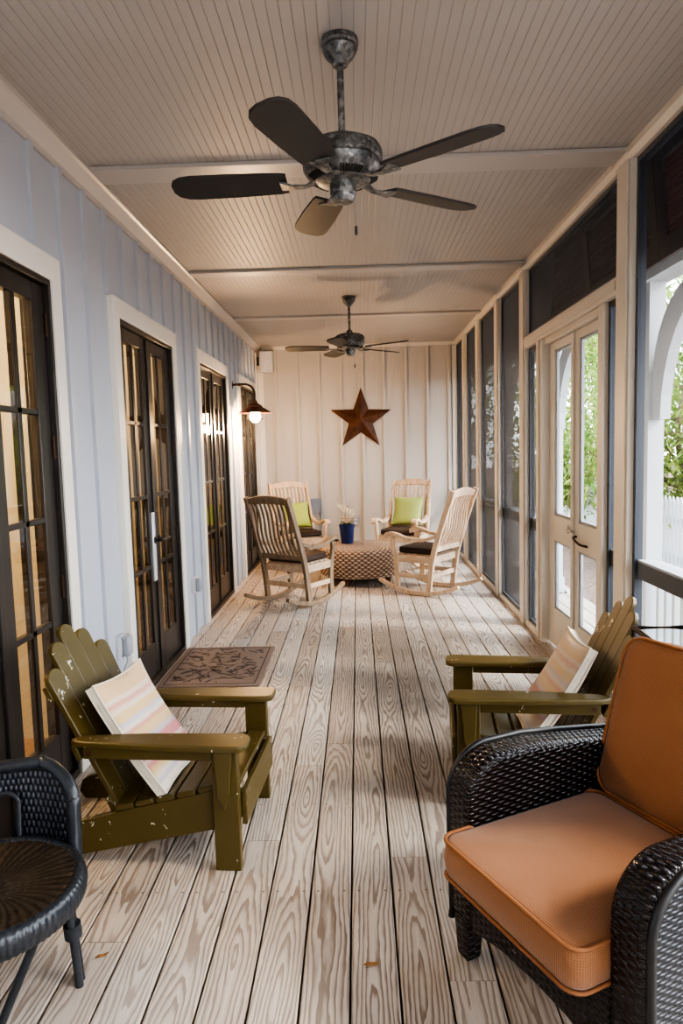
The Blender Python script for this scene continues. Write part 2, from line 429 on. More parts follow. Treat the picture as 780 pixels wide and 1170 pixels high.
# ---- floor: deck boards
def floor():
    mb = MB(); rnd = []; pxs = []
    pitch, gap = .146, .0065
    k0 = int((XL - .1 - .0875) / pitch) - 1; x = .0875 + k0 * pitch
    while x < 2.25:
        xc = x + pitch / 2; w = pitch - gap; y = -1.6 - random.random() * 2
        fixed = {0: [2.39, 3.05], }
        while y < YF + .02:
            L = random.choice([1.22, 1.83, 2.44, 3.05, 3.66]); y1 = min(y + L, YF + .02)
            if y1 > -1.6:
                ya = max(y, -1.6); n0 = len(mb.v); e = .003
                # top with eased edges
                sec = [(-w / 2, -.028), (-w / 2, -e), (-w / 2 + e, 0), (w / 2 - e, 0), (w / 2, -e), (w / 2, -.028)]
                yy = [ya + .001, y1 - .001]
                mb.rings([[(xc + a, q, b) for a, b in sec] for q in yy], True, True)
                r = random.random(); m = len(mb.v) - n0
                rnd += [r] * m; pxs += [mb.v[n0 + i][0] - xc for i in range(m)]
            y += L
        x += pitch
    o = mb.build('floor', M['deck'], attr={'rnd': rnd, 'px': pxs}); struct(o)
    u = MB(); u.span(XL - .1, 2.25, -1.6, YF, -.20, -.03); struct(u.build('floor_gap_shade', paint('gap_shade', (.02, .016, .013), .9)))  # solid dark slab, stands in for shade seen through the board gaps
floor()

# ---- ceiling, cross trims, crown
def ceiling():
    m = MB(); m.span(XL - .15, XR + .12, YB, YF + .15, ZC, ZC + .06); struct(m.build('ceiling', M['ceiling']))
    n = 1
    for y0, y1 in ((1.60, 1.80), (3.73, 3.93), (5.885, 6.03), (7.93, 8.06)):
        b = MB(); b.span(XL + .07, XR - .01, y0, y1, ZC - .022, ZC - .001)
        struct(b.build('trim_%d' % n, M['ceil_trim'], bevel=.003)); n += 1
    # crown moulding, left / right / far
    cl = MB(); cl.prism([(XL - .01, ZC - .10), (XL + .014, ZC - .10), (XL + .022, ZC - .075), (XL + .07, ZC - .03), (XL + .085, ZC - .022), (XL + .085, ZC - .001), (XL - .01, ZC - .001)], YB, YF, 'xz')
    struct(cl.build('trim_%d' % n, M['ceil_trim'])); n += 1
    cr = MB(); cr.prism([(XR + .04, ZC - .06), (XR + .012, ZC - .06), (XR - .012, ZC - .035), (XR - .012, ZC - .001), (XR + .04, ZC - .001)], YB, YF, 'xz')
    struct(cr.build('trim_%d' % n, M['trim_tan'])); n += 1
    cf = MB(); cf.span(XL + .085, XR - .012, YF - .03, YF, ZC - .05, ZC - .001); struct(cf.build('trim_%d' % n, M['trim']))
    r = MB(); r.span(-5.0, 2.75, YB, YF + .4, ZC + .12, ZC + .22); struct(r.build('roof', M['roof']))
    s = MB(); s.span(XR + .20, 2.35, YB, YF + .3, 3.085, 3.12); struct(s.build('ceiling_eave', M['ext_white']))
ceiling()

# ---- left wall with door openings
DOORS = [(1.985, 3.39), (4.115, 5.52), (6.245, 7.72), (8.42, 9.80)]      # outer edges of the casing
ZT = 2.512
def left_wall():
    m = MB(); ys = [YB]
    CW = .10
    for a, b in DOORS: ys += [a + CW * .5, b - CW * .5]
    ys.append(YF + .1)
    for i in range(0, len(ys), 2): m.span(XL - .14, XL, ys[i], ys[i + 1], -.02, ZC)
    for a, b in DOORS: m.span(XL - .14, XL, a + CW * .5, b - CW * .5, ZT - .05, ZC)
    # battens belong to the siding
    k = 0; y = 3.20 - .302 * 16
    while y < YF - .1:
        if y > YB:
            z0 = -.0
            for a, b in DOORS:
                if a - .02 < y < b + .02: z0 = ZT - .002
            m.span(XL - .002, XL + .020, y - .022, y + .024, z0, ZC - .09)
        y += .302
    struct(m.build('wall_left', M['siding_blue']))
left_wall()
def light_block_wall():
    m = MB(); m.span(XL - .1, XR + .12, YB - .14, YB, -.02, ZC); struct(m.build('wall_light_block', M['siding_grey']))  # unseen wall, added to keep light from entering behind the camera
light_block_wall()
def far_wall():
    m = MB(); m.span(XL - .1, XR + .12, YF, YF + .14, -.02, ZC)
    x = -1.165
    while x < XR:
        m.span(x - .022, x + .022, YF - .03, YF + .002, 0, ZC - .05); x += .315
    struct(m.build('wall_far', M['siding_grey']))
    c = MB(); c.span(XL + .001, XL + .10, YF - .02, YF - .001, 0, ZC - .1); c.span(XL + .001, XL + .022, YF - .13, YF - .021, 0, ZC - .1); struct(c.build('trim_20', M['trim']))
    c = MB(); c.span(XR - .03, XR + .05, YF - .03, YF - .001, 0, ZC - .06); struct(c.build('trim_21', M['trim']))
far_wall()

def french_door(i, ya, yb, handle=False):
    CW, TF = .10, XL + .040
    c = MB()
    c.span(XL - .002, TF, ya, ya + CW, 0, ZT - .115); c.span(XL - .002, TF, yb - CW, yb, 0, ZT - .115); c.span(XL - .002, TF, ya, yb, ZT - .115, ZT)
    struct(c.build('trim_%d' % (30 + i), M['trim'], bevel=.003))
    D = struct(empty('door_%d' % i, (0, 0, 0)))
    a, b = ya + CW, yb - CW; zt = ZT - .115
    f = MB(); J = .028; xo = XL + .030
    f.span(XL - .11, xo, a, a + J, 0, zt); f.span(XL - .11, xo, b - J, b, 0, zt); f.span(XL - .11, xo, a + J, b - J, zt - J, zt); f.span(XL - .11, xo, a + J, b - J, -.01, .035)
    f.build('door_frame', M['door_dark'], D, bevel=.002)
    mid = (a + b) / 2; x0, x1 = XL - .040, XL + .004
    for s, (p, q) in enumerate(((a + J + .003, mid - .002), (mid + .002, b - J - .003))):
        g0, g1 = p + .115, q - .115; z0, z1 = .262, 2.28; zb, zz = .04, zt - J - .004
        l = MB()
        l.span(x0, x1, p, g0, zb, zz); l.span(x0, x1, g1, q, zb, zz); l.span(x0, x1, g0, g1, zb, z0); l.span(x0, x1, g0, g1, z1, zz)
        gm = (g0 + g1) / 2
        l.span(x0 + .008, x1 - .004, gm - .018, gm + .018, z0, z1)
        for z in (.795, 1.285, 1.780): l.span(x0 + .008, x1 - .004, g0, g1, z - .013, z + .013)
        L = l.build('door_leaf', M['door_dark'], D, bevel=.003)
        xg = x1 - .010; gp = MB(); gp.add([(xg, g0 - .002, z0 - .002), (xg, g1 + .002, z0 - .002), (xg, g1 + .002, z1 + .002), (xg, g0 - .002, z1 + .002)], [(0, 1, 2, 3)]); gp.build('glass_pane', M['glass'], L)
        hy = p - .004 if s == 0 else q + .004
        for hz in (.22, .95, 1.62, 2.19):
            h = MB(); h.tube([(x1 + .007, hy, hz - .055), (x1 + .007, hy, hz + .055)], .008, 8); h.span(x1 - .002, x1 + .003, hy - .018, hy + .018, hz - .05, hz + .05)
            h.build('hinge', M['bronze'], L, smooth=40)
    ag = MB(); ag.span(x1, x1 + .012, mid - .022, mid + .022, .045, zt - J - .01); ag.build('astragal', M['door_dark'], D, bevel=.003)
    if handle:
        pl = MB(); pl.span(x1 + .0, x1 + .014, mid - .078, mid - .026, .69, 1.17); P = pl.build('handle_plate', M['plate'], D, bevel=.003); tag(P, 'long pale metal handle plate')
        k = MB(); k.lathe([(.024, 0), (.024, .008), (.010, .012), (.010, .05)], 16, T(x1 + .014, mid - .05, .975) @ Rm(rad(90), 'Y'))
        k.tube(bez([(x1 + .062, mid - .05, .975), (x1 + .068, mid - .02, .975), (x1 + .066, mid + .06, .97)]), .009, 8); k.build('door_handle', M['black_metal'], D, smooth=40)
        k = MB(); k.span(x1, x1 + .012, mid + .03, mid + .075, .74, 1.17); k.build('handle_plate', M['black_metal'], D, bevel=.003)
        k = MB(); k.lathe([(.024, 0), (.024, .008), (.010, .012), (.010, .05)], 16, T(x1 + .012, mid + .052, .975) @ Rm(rad(90), 'Y'))
        k.tube(bez([(x1 + .060, mid + .052, .975), (x1 + .066, mid + .09, .975), (x1 + .064, mid + .15, .97)]), .009, 8); k.build('door_handle', M['black_metal'], D, smooth=40)
for i, (a, b) in enumerate(DOORS): french_door(i + 1, a, b, i == 1)

# ---- lit rooms behind the glass doors
def interior():
    m = MB(); x0, x1 = -4.9, XL - .15
    m.span(x0 - .1, x0, YB, YF + .2, 0, 2.8); m.span(x0, x1, YB - .1, YB, 0, 2.8); m.span(x0, x1, YF + .1, YF + .2, 0, 2.8); m.span(x0, x1, 3.72, 3.82, 0, 2.8); m.span(x0, x1, 5.85, 5.95, 0, 2.8)
    struct(m.build('wall_interior', M['room_wall']))
    f = MB(); f.span(x0, x1, YB, YF + .1, -.08, 0); struct(f.build('floor_interior', M['room_floor']))
    c = MB(); c.span(x0, x1, YB, YF + .1, 2.8, 2.9); struct(c.build('ceiling_interior', M['room_wall']))
    for (x, y, w) in ((-2.9, 2.6, 105), (-2.8, 4.9, 50), (-2.8, 7.6, 40)):
        l = bpy.data.lights.new('room_light', 'POINT'); l.energy = w; l.color = (1, .76, .47); l.shadow_soft_size = .25
        o = bpy.data.objects.new('room_light', l); o.location = (x, y, 2.4); COL.objects.link(o)
interior()

# ------------------------------------------------------------------ right wall: posts, screens, double screen door
POSTS = [(-.52, -.34), (1.60, 1.78), (3.715, 3.89), (5.96, 6.14), (7.07, 7.245), (8.19, 8.37), (9.24, 9.42)]
XS = XR + .045                                           # screen plane
def right_wall():
    n = 50
    for y0, y1 in POSTS:
        m = MB(); m.span(XR, XR + .085, y0, y1, 0, ZC - .06); m.span(XR - .012, XR - .001, y0 + .02, y1 - .02, 0, ZC - .06)
        struct(m.build('trim_%d' % n, M['trim_tan'], bevel=.002)); n += 1
    sill = MB(); sill.span(XR + .005, XR + .12, YB, 4.1, 0, .045); sill.span(XR + .005, XR + .12, 5.62, YF, 0, .045); struct(sill.build('baseboard_right', M['trim_tan'], bevel=.003))
    bays = [(-1.6, -.52), (-.34, 1.60), (1.78, 3.715), (6.14, 7.07), (7.245, 8.19), (8.37, 9.24), (9.42, YF - .03)]
    w = 1
    def screen(w, a, b, z0, z1, rail=True, xs=XS, fw=.03):
        W = struct(empty('window_%d' % w))
        f = MB()
        f.span(xs - .012, xs + .03, a, a + fw, z0, z1); f.span(xs - .012, xs + .03, b - fw, b, z0, z1); f.span(xs - .012, xs + .03, a + fw, b - fw, z0, z0 + fw); f.span(xs - .012, xs + .03, a + fw, b - fw, z1 - fw, z1)
        z = z0 + .2
        while z < z1:
            for yy in (a + fw / 2, b - fw / 2): f.box((xs - .0135, yy, z), (.003, .009, .009), mi=1)
            z += .36
        f.build('screen_frame', [M['frame_dark'], M['black_metal']], W)
        s = MB(); s.add([(xs, a + fw, z0 + fw), (xs, b - fw, z0 + fw), (xs, b - fw, z1 - fw), (xs, a + fw, z1 - fw)], [(0, 1, 2, 3)], [[(0, 0), (1, 0), (1, 1), (0, 1)]])
        s.build('screen_mesh', M['screen'], W)
        if rail:
            r = MB(); r.span(xs + .006, xs + .07, a + fw, b - fw, .845, .935); rl = r.build('rail', M['rail_shade'], W, bevel=.003)
            r = MB(); r.span(xs + .004, xs + .085, a + fw, b - fw, .936, .948); r.build('rail_lit_top', M['ext_white'], rl)  # added pale strip, paints the light on the rail's top
    for a, b in bays: screen(w, a, b, .046, ZC - .062); w += 1
    # door bay 3.89 - 5.96
    screen(w, 3.891, 4.099, .046, 2.375); w += 1
    screen(w, 5.601, 5.959, .046, 2.375); w += 1
    screen(w, 3.891, 5.959, 2.47, ZC - .062, False); w += 1
    h = MB(); h.span(XR - .004, XR + .12, 3.891, 5.959, 2.375, 2.469); h.span(XR - .012, XR - .004, 3.891, 5.959, 2.40, 2.45); struct(h.build('trim_60', M['trim_tan'], bevel=.003))
    c = MB()
    for p in ((XR, XR + .12, 4.10, 4.185), (XR, XR + .12, 5.425, 5.60), (XR - .01, XR, 5.49, 5.54)): c.span(*p, 0, 2.374)
    c.span(XR + .02, XR + .12, 4.186, 5.424, 2.33, 2.374)
    struct(c.build('trim_61', M['trim_tan'], bevel=.003))
    D = struct(empty('door_5')); xd0, xd1 = XS + .012, XS + .052
    mid = 4.805
    for s, (p, q) in enumerate(((4.192, mid - .004), (mid + .004, 5.418))):
        l = MB(); g0, g1 = p + .10, q - .085; 
        if s == 1: g0, g1 = p + .075, q - .13
        zs = [.02, .31, .84, 1.03, 2.27, 2.326]
        l.span(xd0, xd1, p, g0, zs[0], zs[5]); l.span(xd0, xd1, g1, q, zs[0], zs[5])
        for k in (0, 2, 4): l.span(xd0, xd1, g0, g1, zs[k], zs[k + 1])
        L = l.build('door_leaf', M['door_white'], D, bevel=.003)
        for k in (1, 3):
            f = MB(); a, b, c0, c1 = g0, g1, zs[k], zs[k + 1]; e = .018
            f.span(xd0 + .012, xd0 + .03, a, a + e, c0, c1); f.span(xd0 + .012, xd0 + .03, b - e * 1.6, b, c0, c1); f.span(xd0 + .012, xd0 + .03, a + e, b - e, c0, c0 + e); f.span(xd0 + .012, xd0 + .03, a + e, b - e, c1 - e, c1)
            F = f.build('pane_frame', M['grey_plastic'], L)
            g = MB(); g.span(xd0 + .019, xd0 + .022, a + e, b - e, c0 + e, c1 - e); g.build('glass_pane', M['clear'], L)
    ag = MB(); ag.span(xd0 - .014, xd0, mid - .02, mid + .02, .03, 2.32); ag.build('astragal', M['door_white'], D, bevel=.003)
    k = MB(); k.span(xd0 - .006, xd0, mid + .03, mid + .10, .945, .985); k.span(xd0 - .03, xd0 - .006, mid - .03, mid + .085, .957, .973); k.tube([(xd0 - .02, mid + .06, .94), (xd0 - .02, mid + .06, 1.0)], .006, 6)
    tag(k.build('latch', M['steel'], D, bevel=.002), 'steel slide latch')
    k = MB(); k.tube(bez([(xd0, mid - .06, .935), (xd0 - .035, mid - .10, .93), (xd0 - .038, mid - .24, .905), (xd0, mid - .29, .895)]), .008, 8); tag(k.build('door_pull', M['bronze'], D, smooth=40), 'curved bronze pull')
    k = MB(); k.tube(bez([(xd0 - .015, mid + .01, 1.28), (xd0 - .025, mid + .02, 1.22), (xd0 - .02, mid + .07, 1.18), (xd0 - .02, mid + .075, 1.10), (xd0 - .016, mid + .01, 1.06)]), .004, 6); tag(k.build('hook', M['steel'], D, smooth=40), 'wire hook and eye')
right_wall()

# ------------------------------------------------------------------ outside
def outside():
    g = MB(); g.span(2.26, 40, -20, 60, -.62, -.42); g.span(-8, 2.26, 10.6, 60, -.62, -.42); struct(g.build('ground', M['ground']))
    # eave beam, columns, braces
    XO = 2.08; n = 70
    b = MB(); b.span(XO - .09, XO + .09, YB, YF + .3, 2.66, 2.975); struct(b.build('trim_%d' % n, M['ext_white'])); n += 1
    cols = [2.58, 4.95, 7.32, 9.69]
    for y in cols:
        m = MB(); m.span(XO - .055, XO + .055, y - .055, y + .055, 0, 2.66); m.span(XO - .07, XO + .07, y - .07, y + .07, 0, .16)
        m.span(XO - .10, XO + .10, y - .10, y + .10, -.40, 0)
        for s in (-1, 1):
            P = []
            for k in range(9):
                a = rad(90) * k / 8; P.append((s * (.085 + .62 * (1 - cos(a))), 1.98 + .66 * sin(a)))
            inner = P; outer = []
            for k in range(9):
                a = rad(90) * k / 8; outer.append((s * (.085 + .13 + .5 * (1 - cos(a))), 1.86 + .68 * sin(a) * .92))
            # outline: straight outer edge against column and beam, curved inner edge
            poly = [(y + s * .055, 1.72)] + [(y + s * (.055 + .14 + .72 * (1 - cos(rad(90) * k / 8))), 1.72 + .80 * sin(rad(90) * k / 8)) for k in range(9)] + [(y + s * .90, 2.66), (y + s * .66, 2.66)] + [(y + s * (.055 + .60 * (1 - cos(rad(90) * k / 8))), 1.95 + .64 * sin(rad(90) * k / 8)) for k in range(8, -1, -1)]
            m.prism(poly, XO - .035, XO + .035, 'yz')
        struct(m.build('trim_%d' % n, M['ext_white'])); n += 1
    # railing sections between the columns
    first = None
    for i, (a, bb) in enumerate(((2.665, 4.865), (7.405, 9.605))):
        where = ['on the near side of the double screen doors', 'beyond the far screens past the doors'][i]
        if i == 0:
            R = thing('porch_railing', 'white baluster railing outside the screens, section ' + where, 'railing', (XO, a, 0), 0, 'white railing sections outside the screens')
            t = MB(); t.span(-.045, .045, .001, 2.199, .68, .73); t.build('top_rail', M['ext_white'], R, bevel=.004)
            t = MB(); t.span(-.03, .03, .001, 2.199, .09, .14); t.build('bottom_rail', M['ext_white'], R)
            p = MB(); p.span(-.02, .02, -.02, .02, .14, .68); q = p.build('baluster', M['ext_white'], R, loc=(0, .08, 0))
            for k in range(1, 18): copy_part(q, (0, .08 + .12 * k, 0))
            first = R
        else: dup(first, (XO, a, 0), 0, 'white baluster railing outside the screens, section ' + where)
    # bahama shutters hung outside the screens
    names = {0: (1.70, 3.80, 'above the nearest screen, behind the orange-cushioned armchair'), 1: (3.81, 6.045, 'above the double screen doors'), 2: (6.055, 7.15, 'above the first tall screen past the doors'), 3: (7.16, 8.275, 'above the second tall screen past the doors'), 4: (8.285, 9.325, 'above the third tall screen past the doors'), 5: (9.335, 10.22, 'above the last narrow screen beside the far wall')}
    for i in names:
        a, bb, w = names[i]
        S = thing('shutter', 'dark louvred outdoor shutter propped open ' + w, 'shutter', (XS + .10, a, 3.065), 0, 'dark shutters outside the screens')
        Mx = Rm(rad(-5), 'Y')
        L = bb - a; h = .545; st = .10
        f = MB(); f.span(0, .03, 0, st, -h, 0, Mx); f.span(0, .03, L - st, L, -h, 0, Mx); f.span(0, .03, st, L - st, -.06, 0, Mx); f.span(0, .03, st, L - st, -h, -h + .10, Mx)
        if L > 1.5: f.span(0, .03, L / 2 - .05, L / 2 + .05, -h + .10, -.06, Mx)
        F = f.build('shutter_frame', M['shutter'], S)
        z = -h + .115; k = MB()
        while z < -.07:
            k.box((0, 0, 0), (.042, L - 2 * st, .006), Mx @ T(.017, L / 2, z + .005) @ Rm(rad(-74), 'Y')); z += .026
        k.build('louvres', M['slat_red'] if i == 0 else M['shutter'], S)
        # brackets to the eave beam
        for yy in (st / 2, L - st / 2):
            br = MB(); br.tube([(.07, yy, -h + .05), (.42, yy, -.25)], .008, 6); br.build('prop', M['black_metal'], S)
    # picket fence
    F0 = None
    for i in range(5):
        y = 4.0 + 2.4 * i
        lab = 'white picket fence panel in the garden, %s' % ['closest to the porch screens', 'second along from the near end', 'middle of the run', 'fourth along towards the trees', 'farthest along'][i]
        if F0 is None:
            F0 = thing('picket_fence', lab, 'fence', (4.6, y, -.42), 0, 'white picket fence panels in the garden')
            r = MB(); r.span(-.02, .02, 0, 2.395, .25, .33); q = r.build('rail', M['ext_white'], F0); copy_part(q, (0, 0, .55))
            p = MB(); p.prism([(-.045, 0), (.045, 0), (.045, 1.10), (0, 1.18), (-.045, 1.10)], -.04, -.0205, 'yz'); q = p.build('picket', M['ext_white'], F0, loc=(0, .07, 0))
            for k in range(1, 19): copy_part(q, (0, .07 + .126 * k, 0))
        else: dup(F0, (4.6, y, -.42), 0, lab)
outside()

def make_tree(name, label, loc, h, r, seedv, mat, group='trees in the garden', n=9000, low=.30):
    rg = random.Random(seedv); t = thing(name, label, 'tree', loc, 0, group)
    tr = MB(); tips = []
    trunk = bez([(0, 0, 0), (rg.uniform(-.1, .1), rg.uniform(-.1, .1), h * .25), (rg.uniform(-.25, .25), rg.uniform(-.2, .2), h * .5), (rg.uniform(-.3, .3), rg.uniform(-.3, .3), h * .85)], 6)
    tr.tube(trunk, [.10 * (1 - .8 * i / (len(trunk) - 1)) * h / 5 for i in range(len(trunk))], 8)
    for k in range(16):
        i = rg.randrange(5, len(trunk) - 1); a = rg.uniform(0, 2 * pi); L = r * rg.uniform(.55, 1.)
        p = trunk[i]; e = p + Vector((cos(a) * L, sin(a) * L, rg.uniform(.1, .8) * L)); mdl = (p + e) / 2 + Vector((0, 0, -.08 * L))
        br = bez([p, mdl, e], 5); tr.tube(br, [.035 * (1 - .8 * j / (len(br) - 1)) * h / 5 for j in range(len(br))], 5); tips += [br[j] for j in range(3, len(br))]
    tr.build('trunk', M['bark'], t, smooth=60)
    lf = MB(); rn = []
    for k in range(n):
        c = rg.choice(tips) + Vector((rg.gauss(0, 1), rg.gauss(0, 1), rg.gauss(0, .8))) * r * .22
        if c.z < h * low * .5: continue
        s = rg.uniform(.045, .095); q = Matrix.Rotation(rg.uniform(0, 2 * pi), 4, 'Z') @ Matrix.Rotation(rg.uniform(-1.1, 1.1), 4, 'X')
        mm = T(*c) @ q
        lf.add([(0, -s, 0), (s * .45, 0, s * .12), (0, s * 1.1, 0), (-s * .45, 0, s * .12)], [(0, 1, 2, 3)], None, 0, mm); v = rg.random(); rn += [v] * 4
    lf.build('foliage', mat, t, attr={'rnd': rn}, fix=False)
    return t
TREES = [('pale green leafy tree just behind the picket fence at the right edge of the view', (5.35, 11.3, -.42), 4.6, 1.9, 'leaf'),
         ('broad green tree seen through the far leaf of the screen doors', (4.1, 14.6, -.42), 4.6, 1.5, 'leaf'),
         ('tall yellow-green tree seen through the near leaf of the screen doors', (6.3, 18.4, -.42), 6.0, 2.0, 'leaf'),
         ('deep green tree at the back of the garden behind the leafy tree by the fence', (10.4, 20.5, -.42), 6.5, 2.6, 'leaf_b'),
         ('deep green tree beyond the far screens', (2.6, 20.5, -.42), 5.2, 1.6, 'leaf_b')]
for i, (lb, loc, h, r, m) in enumerate(TREES): make_tree('garden_tree', lb, loc, h, r, 40 + i, M[m])
def make_shrub(label, loc, r, seedv, mat):
    rg = random.Random(seedv); t = thing('shrub', label, 'shrub', loc, 0, 'shrubs behind the fence'); st = MB(); lf = MB(); rn = []
    for k in range(14):
        a = rg.uniform(0, 2 * pi); e = Vector((cos(a) * r * .7, sin(a) * r * .7, r * rg.uniform(.6, 1.5))); st.tube(bez([(0, 0, 0), e * .5 + Vector((0, 0, .1)), e], 4), .012, 5)
    st.build('stem', M['bark'], t)
    for k in range(1500):
        d = Vector((rg.gauss(0, 1), rg.gauss(0, 1), rg.gauss(0, 1))).normalized() * r * rg.uniform(.6, 1.05); c = Vector((d.x, d.y, abs(d.z) * 1.2 + .05)); s = rg.uniform(.03, .06)
        mm = T(*c) @ Matrix.Rotation(rg.uniform(0, 6.28), 4, 'Z') @ Matrix.Rotation(rg.uniform(-1.2, 1.2), 4, 'X')
        lf.add([(0, -s, 0), (s * .5, 0, s * .1), (0, s, 0), (-s * .5, 0, s * .1)], [(0, 1, 2, 3)], None, 0, mm); rn += [rg.random()] * 4
    lf.build('foliage', mat, t, attr={'rnd': rn}, fix=False)
for i, (lb, loc, r) in enumerate((('low green shrub behind the picket fence, beside the leafy tree trunk', (5.9, 13.2, -.42), .6), ('low green shrub seen low through the near screen door leaf', (5.8, 16.4, -.42), .8), ('rounded shrub low behind the far leaf of the screen doors', (3.7, 17.6, -.42), .8))): make_shrub(lb, loc, r, 90 + i, M['leaf' if i % 2 else 'leaf_b'])

# ------------------------------------------------------------------ ceiling fans
def ceiling_fan(loc, base, label):
    F = thing('ceiling_fan', label, 'ceiling fan', loc, 0, 'galvanised ceiling fans')
    m = MB(); m.lathe([(.0, .0), (.068, .0), (.070, -.018), (.064, -.026), (.066, -.036), (.052, -.062), (.034, -.078), (.028, -.092), (.0, -.092)], 28, cap=False); m.build('canopy', M['galv'], F, smooth=35)
    m = MB(); m.tube([(0, 0, -.09), (0, 0, -.345)], .0125, 14); m.build('rod', M['galv'], F, smooth=60)
    m = MB(); m.lathe([(0, -.33), (.028, -.33), (.030, -.352), (.05, -.358), (.105, -.366), (.142, -.384), (.150, -.402), (.150, -.428), (.143, -.436), (.150, -.444), (.148, -.462), (.132, -.486), (.098, -.506), (.055, -.512), (0, -.512)], 40, cap=False); H = m.build('motor_housing', M['galv'], F, smooth=35)
    v = MB()
    for g in range(5):
        for k in range(9):
            a = rad(72 * g + base + 36 + (k - 4) * 4.6)
            v.box((.118, 0, -.4965), (.030, .0052, .006), Rm(a, 'Z') @ T(0, 0, 0) @ T(.118, 0, -.4965) @ Rm(rad(-30), 'Y') @ T(-.118, 0, .4965))
    v.build('vent_slots', M['black_metal'], H)
    m = MB(); m.lathe([(0, -.505), (.050, -.505), (.050, -.548), (.046, -.553), (.046, -.562), (.036, -.578), (0, -.582)], 24, cap=False); m.build('switch_cup', M['galv'], F, smooth=35)
    m = MB(); m.tube([(.042, .012, -.57), (.046, .012, -.66)], .0016, 5); c = m.build('pull_chain', M['steel'], F)
    m = MB(); m.lathe([(.0, 0), (.005, -.003), (.006, -.03), (.003, -.036), (0, -.036)], 10, T(.046, .012, -.66), cap=False); m.build('pull_knob', M['black_metal'], c, smooth=40)
    for k in range(5):
        A = Rm(rad(base + 72 * k), 'Z')
        ir = MB(); ir.bar([(.09, 0, -.495), (.14, 0, -.515), (.19, 0, -.515), (.235, 0, -.508)], [.05, .028, .04, .085], .008, (0, 0, 1), A)
        I = ir.build('blade_iron', M['galv'], F, bevel=.002)
        out = []
        for x, w in ((.21, .058), (.24, .064), (.40, .072), (.56, .074), (.605, .068), (.635, .050), (.648, .022)): out.append((x, w))
        poly = [(x, -w) for x, w in out] + [(x, w) for x, w in reversed(out)]
        b = MB(); b.prism(poly, -.005, .005, 'xy', A @ T(0, 0, -.500) @ Rm(rad(11), 'X')); b.build('blade', M['blade'], F, bevel=.002)
ceiling_fan((-.03, 2.70, ZC), -38, 'galvanised five-blade ceiling fan hanging nearest the camera')
ceiling_fan((-.05, 7.05, ZC), -32, 'galvanised five-blade ceiling fan farther back, above the rocking chairs')

# ------------------------------------------------------------------ adirondack chairs (face -Y)
def adirondack(loc, rz, label):
    R = thing('adirondack_chair', label, 'chair', loc, rz, 'olive adirondack chairs')
    O = M['olive']
    for s in (-1, 1):
        m = MB(); m.span(s * .255, s * .29, 0, .098, 0, .472); m.build('front_leg', O, R, bevel=.004)
        m = MB(); m.prism([(.0, .30), (.0, .19), (.04, .155), (.70, .012), (.78, 0), (.86, 0), (.885, .035), (.87, .085), (.84, .105), (.5, .20), (.08, .30)], s * .224, s * .253, 'yz'); m.build('side_rail', O, R, bevel=.004)
        m = MB(); ol = [(-.04, .02), (-.036, .055), (-.01, .075), (.05, .078), (.35, .07), (.60, .045), (.645, .02), (.65, -.005), (.60, -.025), (.3, -.045), (.05, -.055), (-.015, -.052), (-.036, -.03)]
        m.prism([(s * (.27 - b + .0), a) for a, b in ol], .474, .500, 'xy'); m.build('arm', O, R, bevel=.007, seg=3)
        m = MB(); m.span(s * .255, s * .280, .10, .60, .425, .4735)
        AR = m.build('arm_support', O, R, bevel=.003)
        m = MB(); m.lathe([(.0, 0), (.011, 0), (.011, .005), (0, .006)], 10, T(s * .280, .575, .448) @ Rm(rad(90 * s), 'Y'), cap=False); m.build('bolt', M['rust'], AR, smooth=40)
        m = MB(); m.prism([(.015, .472), (.085, .472), (.075, .30), (.05, .25), (.03, .30)], s * .291, s * .312, 'yz'); m.build('arm_bracket', O, R, bevel=.003)
    m = MB(); m.span(-.253, .253, -.022, -.001, .165, .30); m.build('front_apron', O, R, bevel=.004)
    # seat slats follow the rails
    for k in range(6):
        y = .045 + k * .083; z = .3015 if y < .1 else .300 - (y - .08) * .238
        sl = 0 if k == 0 else rad(-13.4)
        m = MB(); m.box((0, 0, .0125), (.508, .073, .022), T(0, y, z) @ Rm(sl, 'X')); m.build('seat_slat', O, R, bevel=.004)
    # fanned back: local z runs up the back
    B = T(0, .50, .205) @ Rm(rad(-24.5), 'X')
    tops = [.60, .685, .735, .685, .60]
    for k in range(5):
        c0 = (k - 2) * .0885; c1 = (k - 2) * .109; H = tops[k]; w0, w1 = .0415, .0535
        n = 8; poly = [(c0 - w0, -.03), (c0 + w0, -.03)]
        for j in range(n + 1):
            a = pi * j / n; tt = H - w1 * .72 + w1 * .72 * sin(a)
            poly.append((c0 + (c1 - c0) * (tt / .735) + w1 * cos(a) * (1 if True else 0), tt))
        m = MB(); m.prism(poly, -.011, .011, 'xz', B); m.build('back_slat', O, R, bevel=.004)
    for zz, hw in ((.02, .222), (.27, .27), (.52, .26)):
        m = MB(); m.span(-hw, hw, .012, .034, zz - .03, zz + .03, B); m.build('back_brace', O, R, bevel=.003)
    return R
ADL = ((-.455, 2.755, 0), rad(86)); ADR = ((.435, 3.20, 0), rad(-96))
adirondack(*ADL, 'olive green adirondack chair against the dark doors, facing right')
adirondack(*ADR, 'olive green adirondack chair beside the screens, facing left')

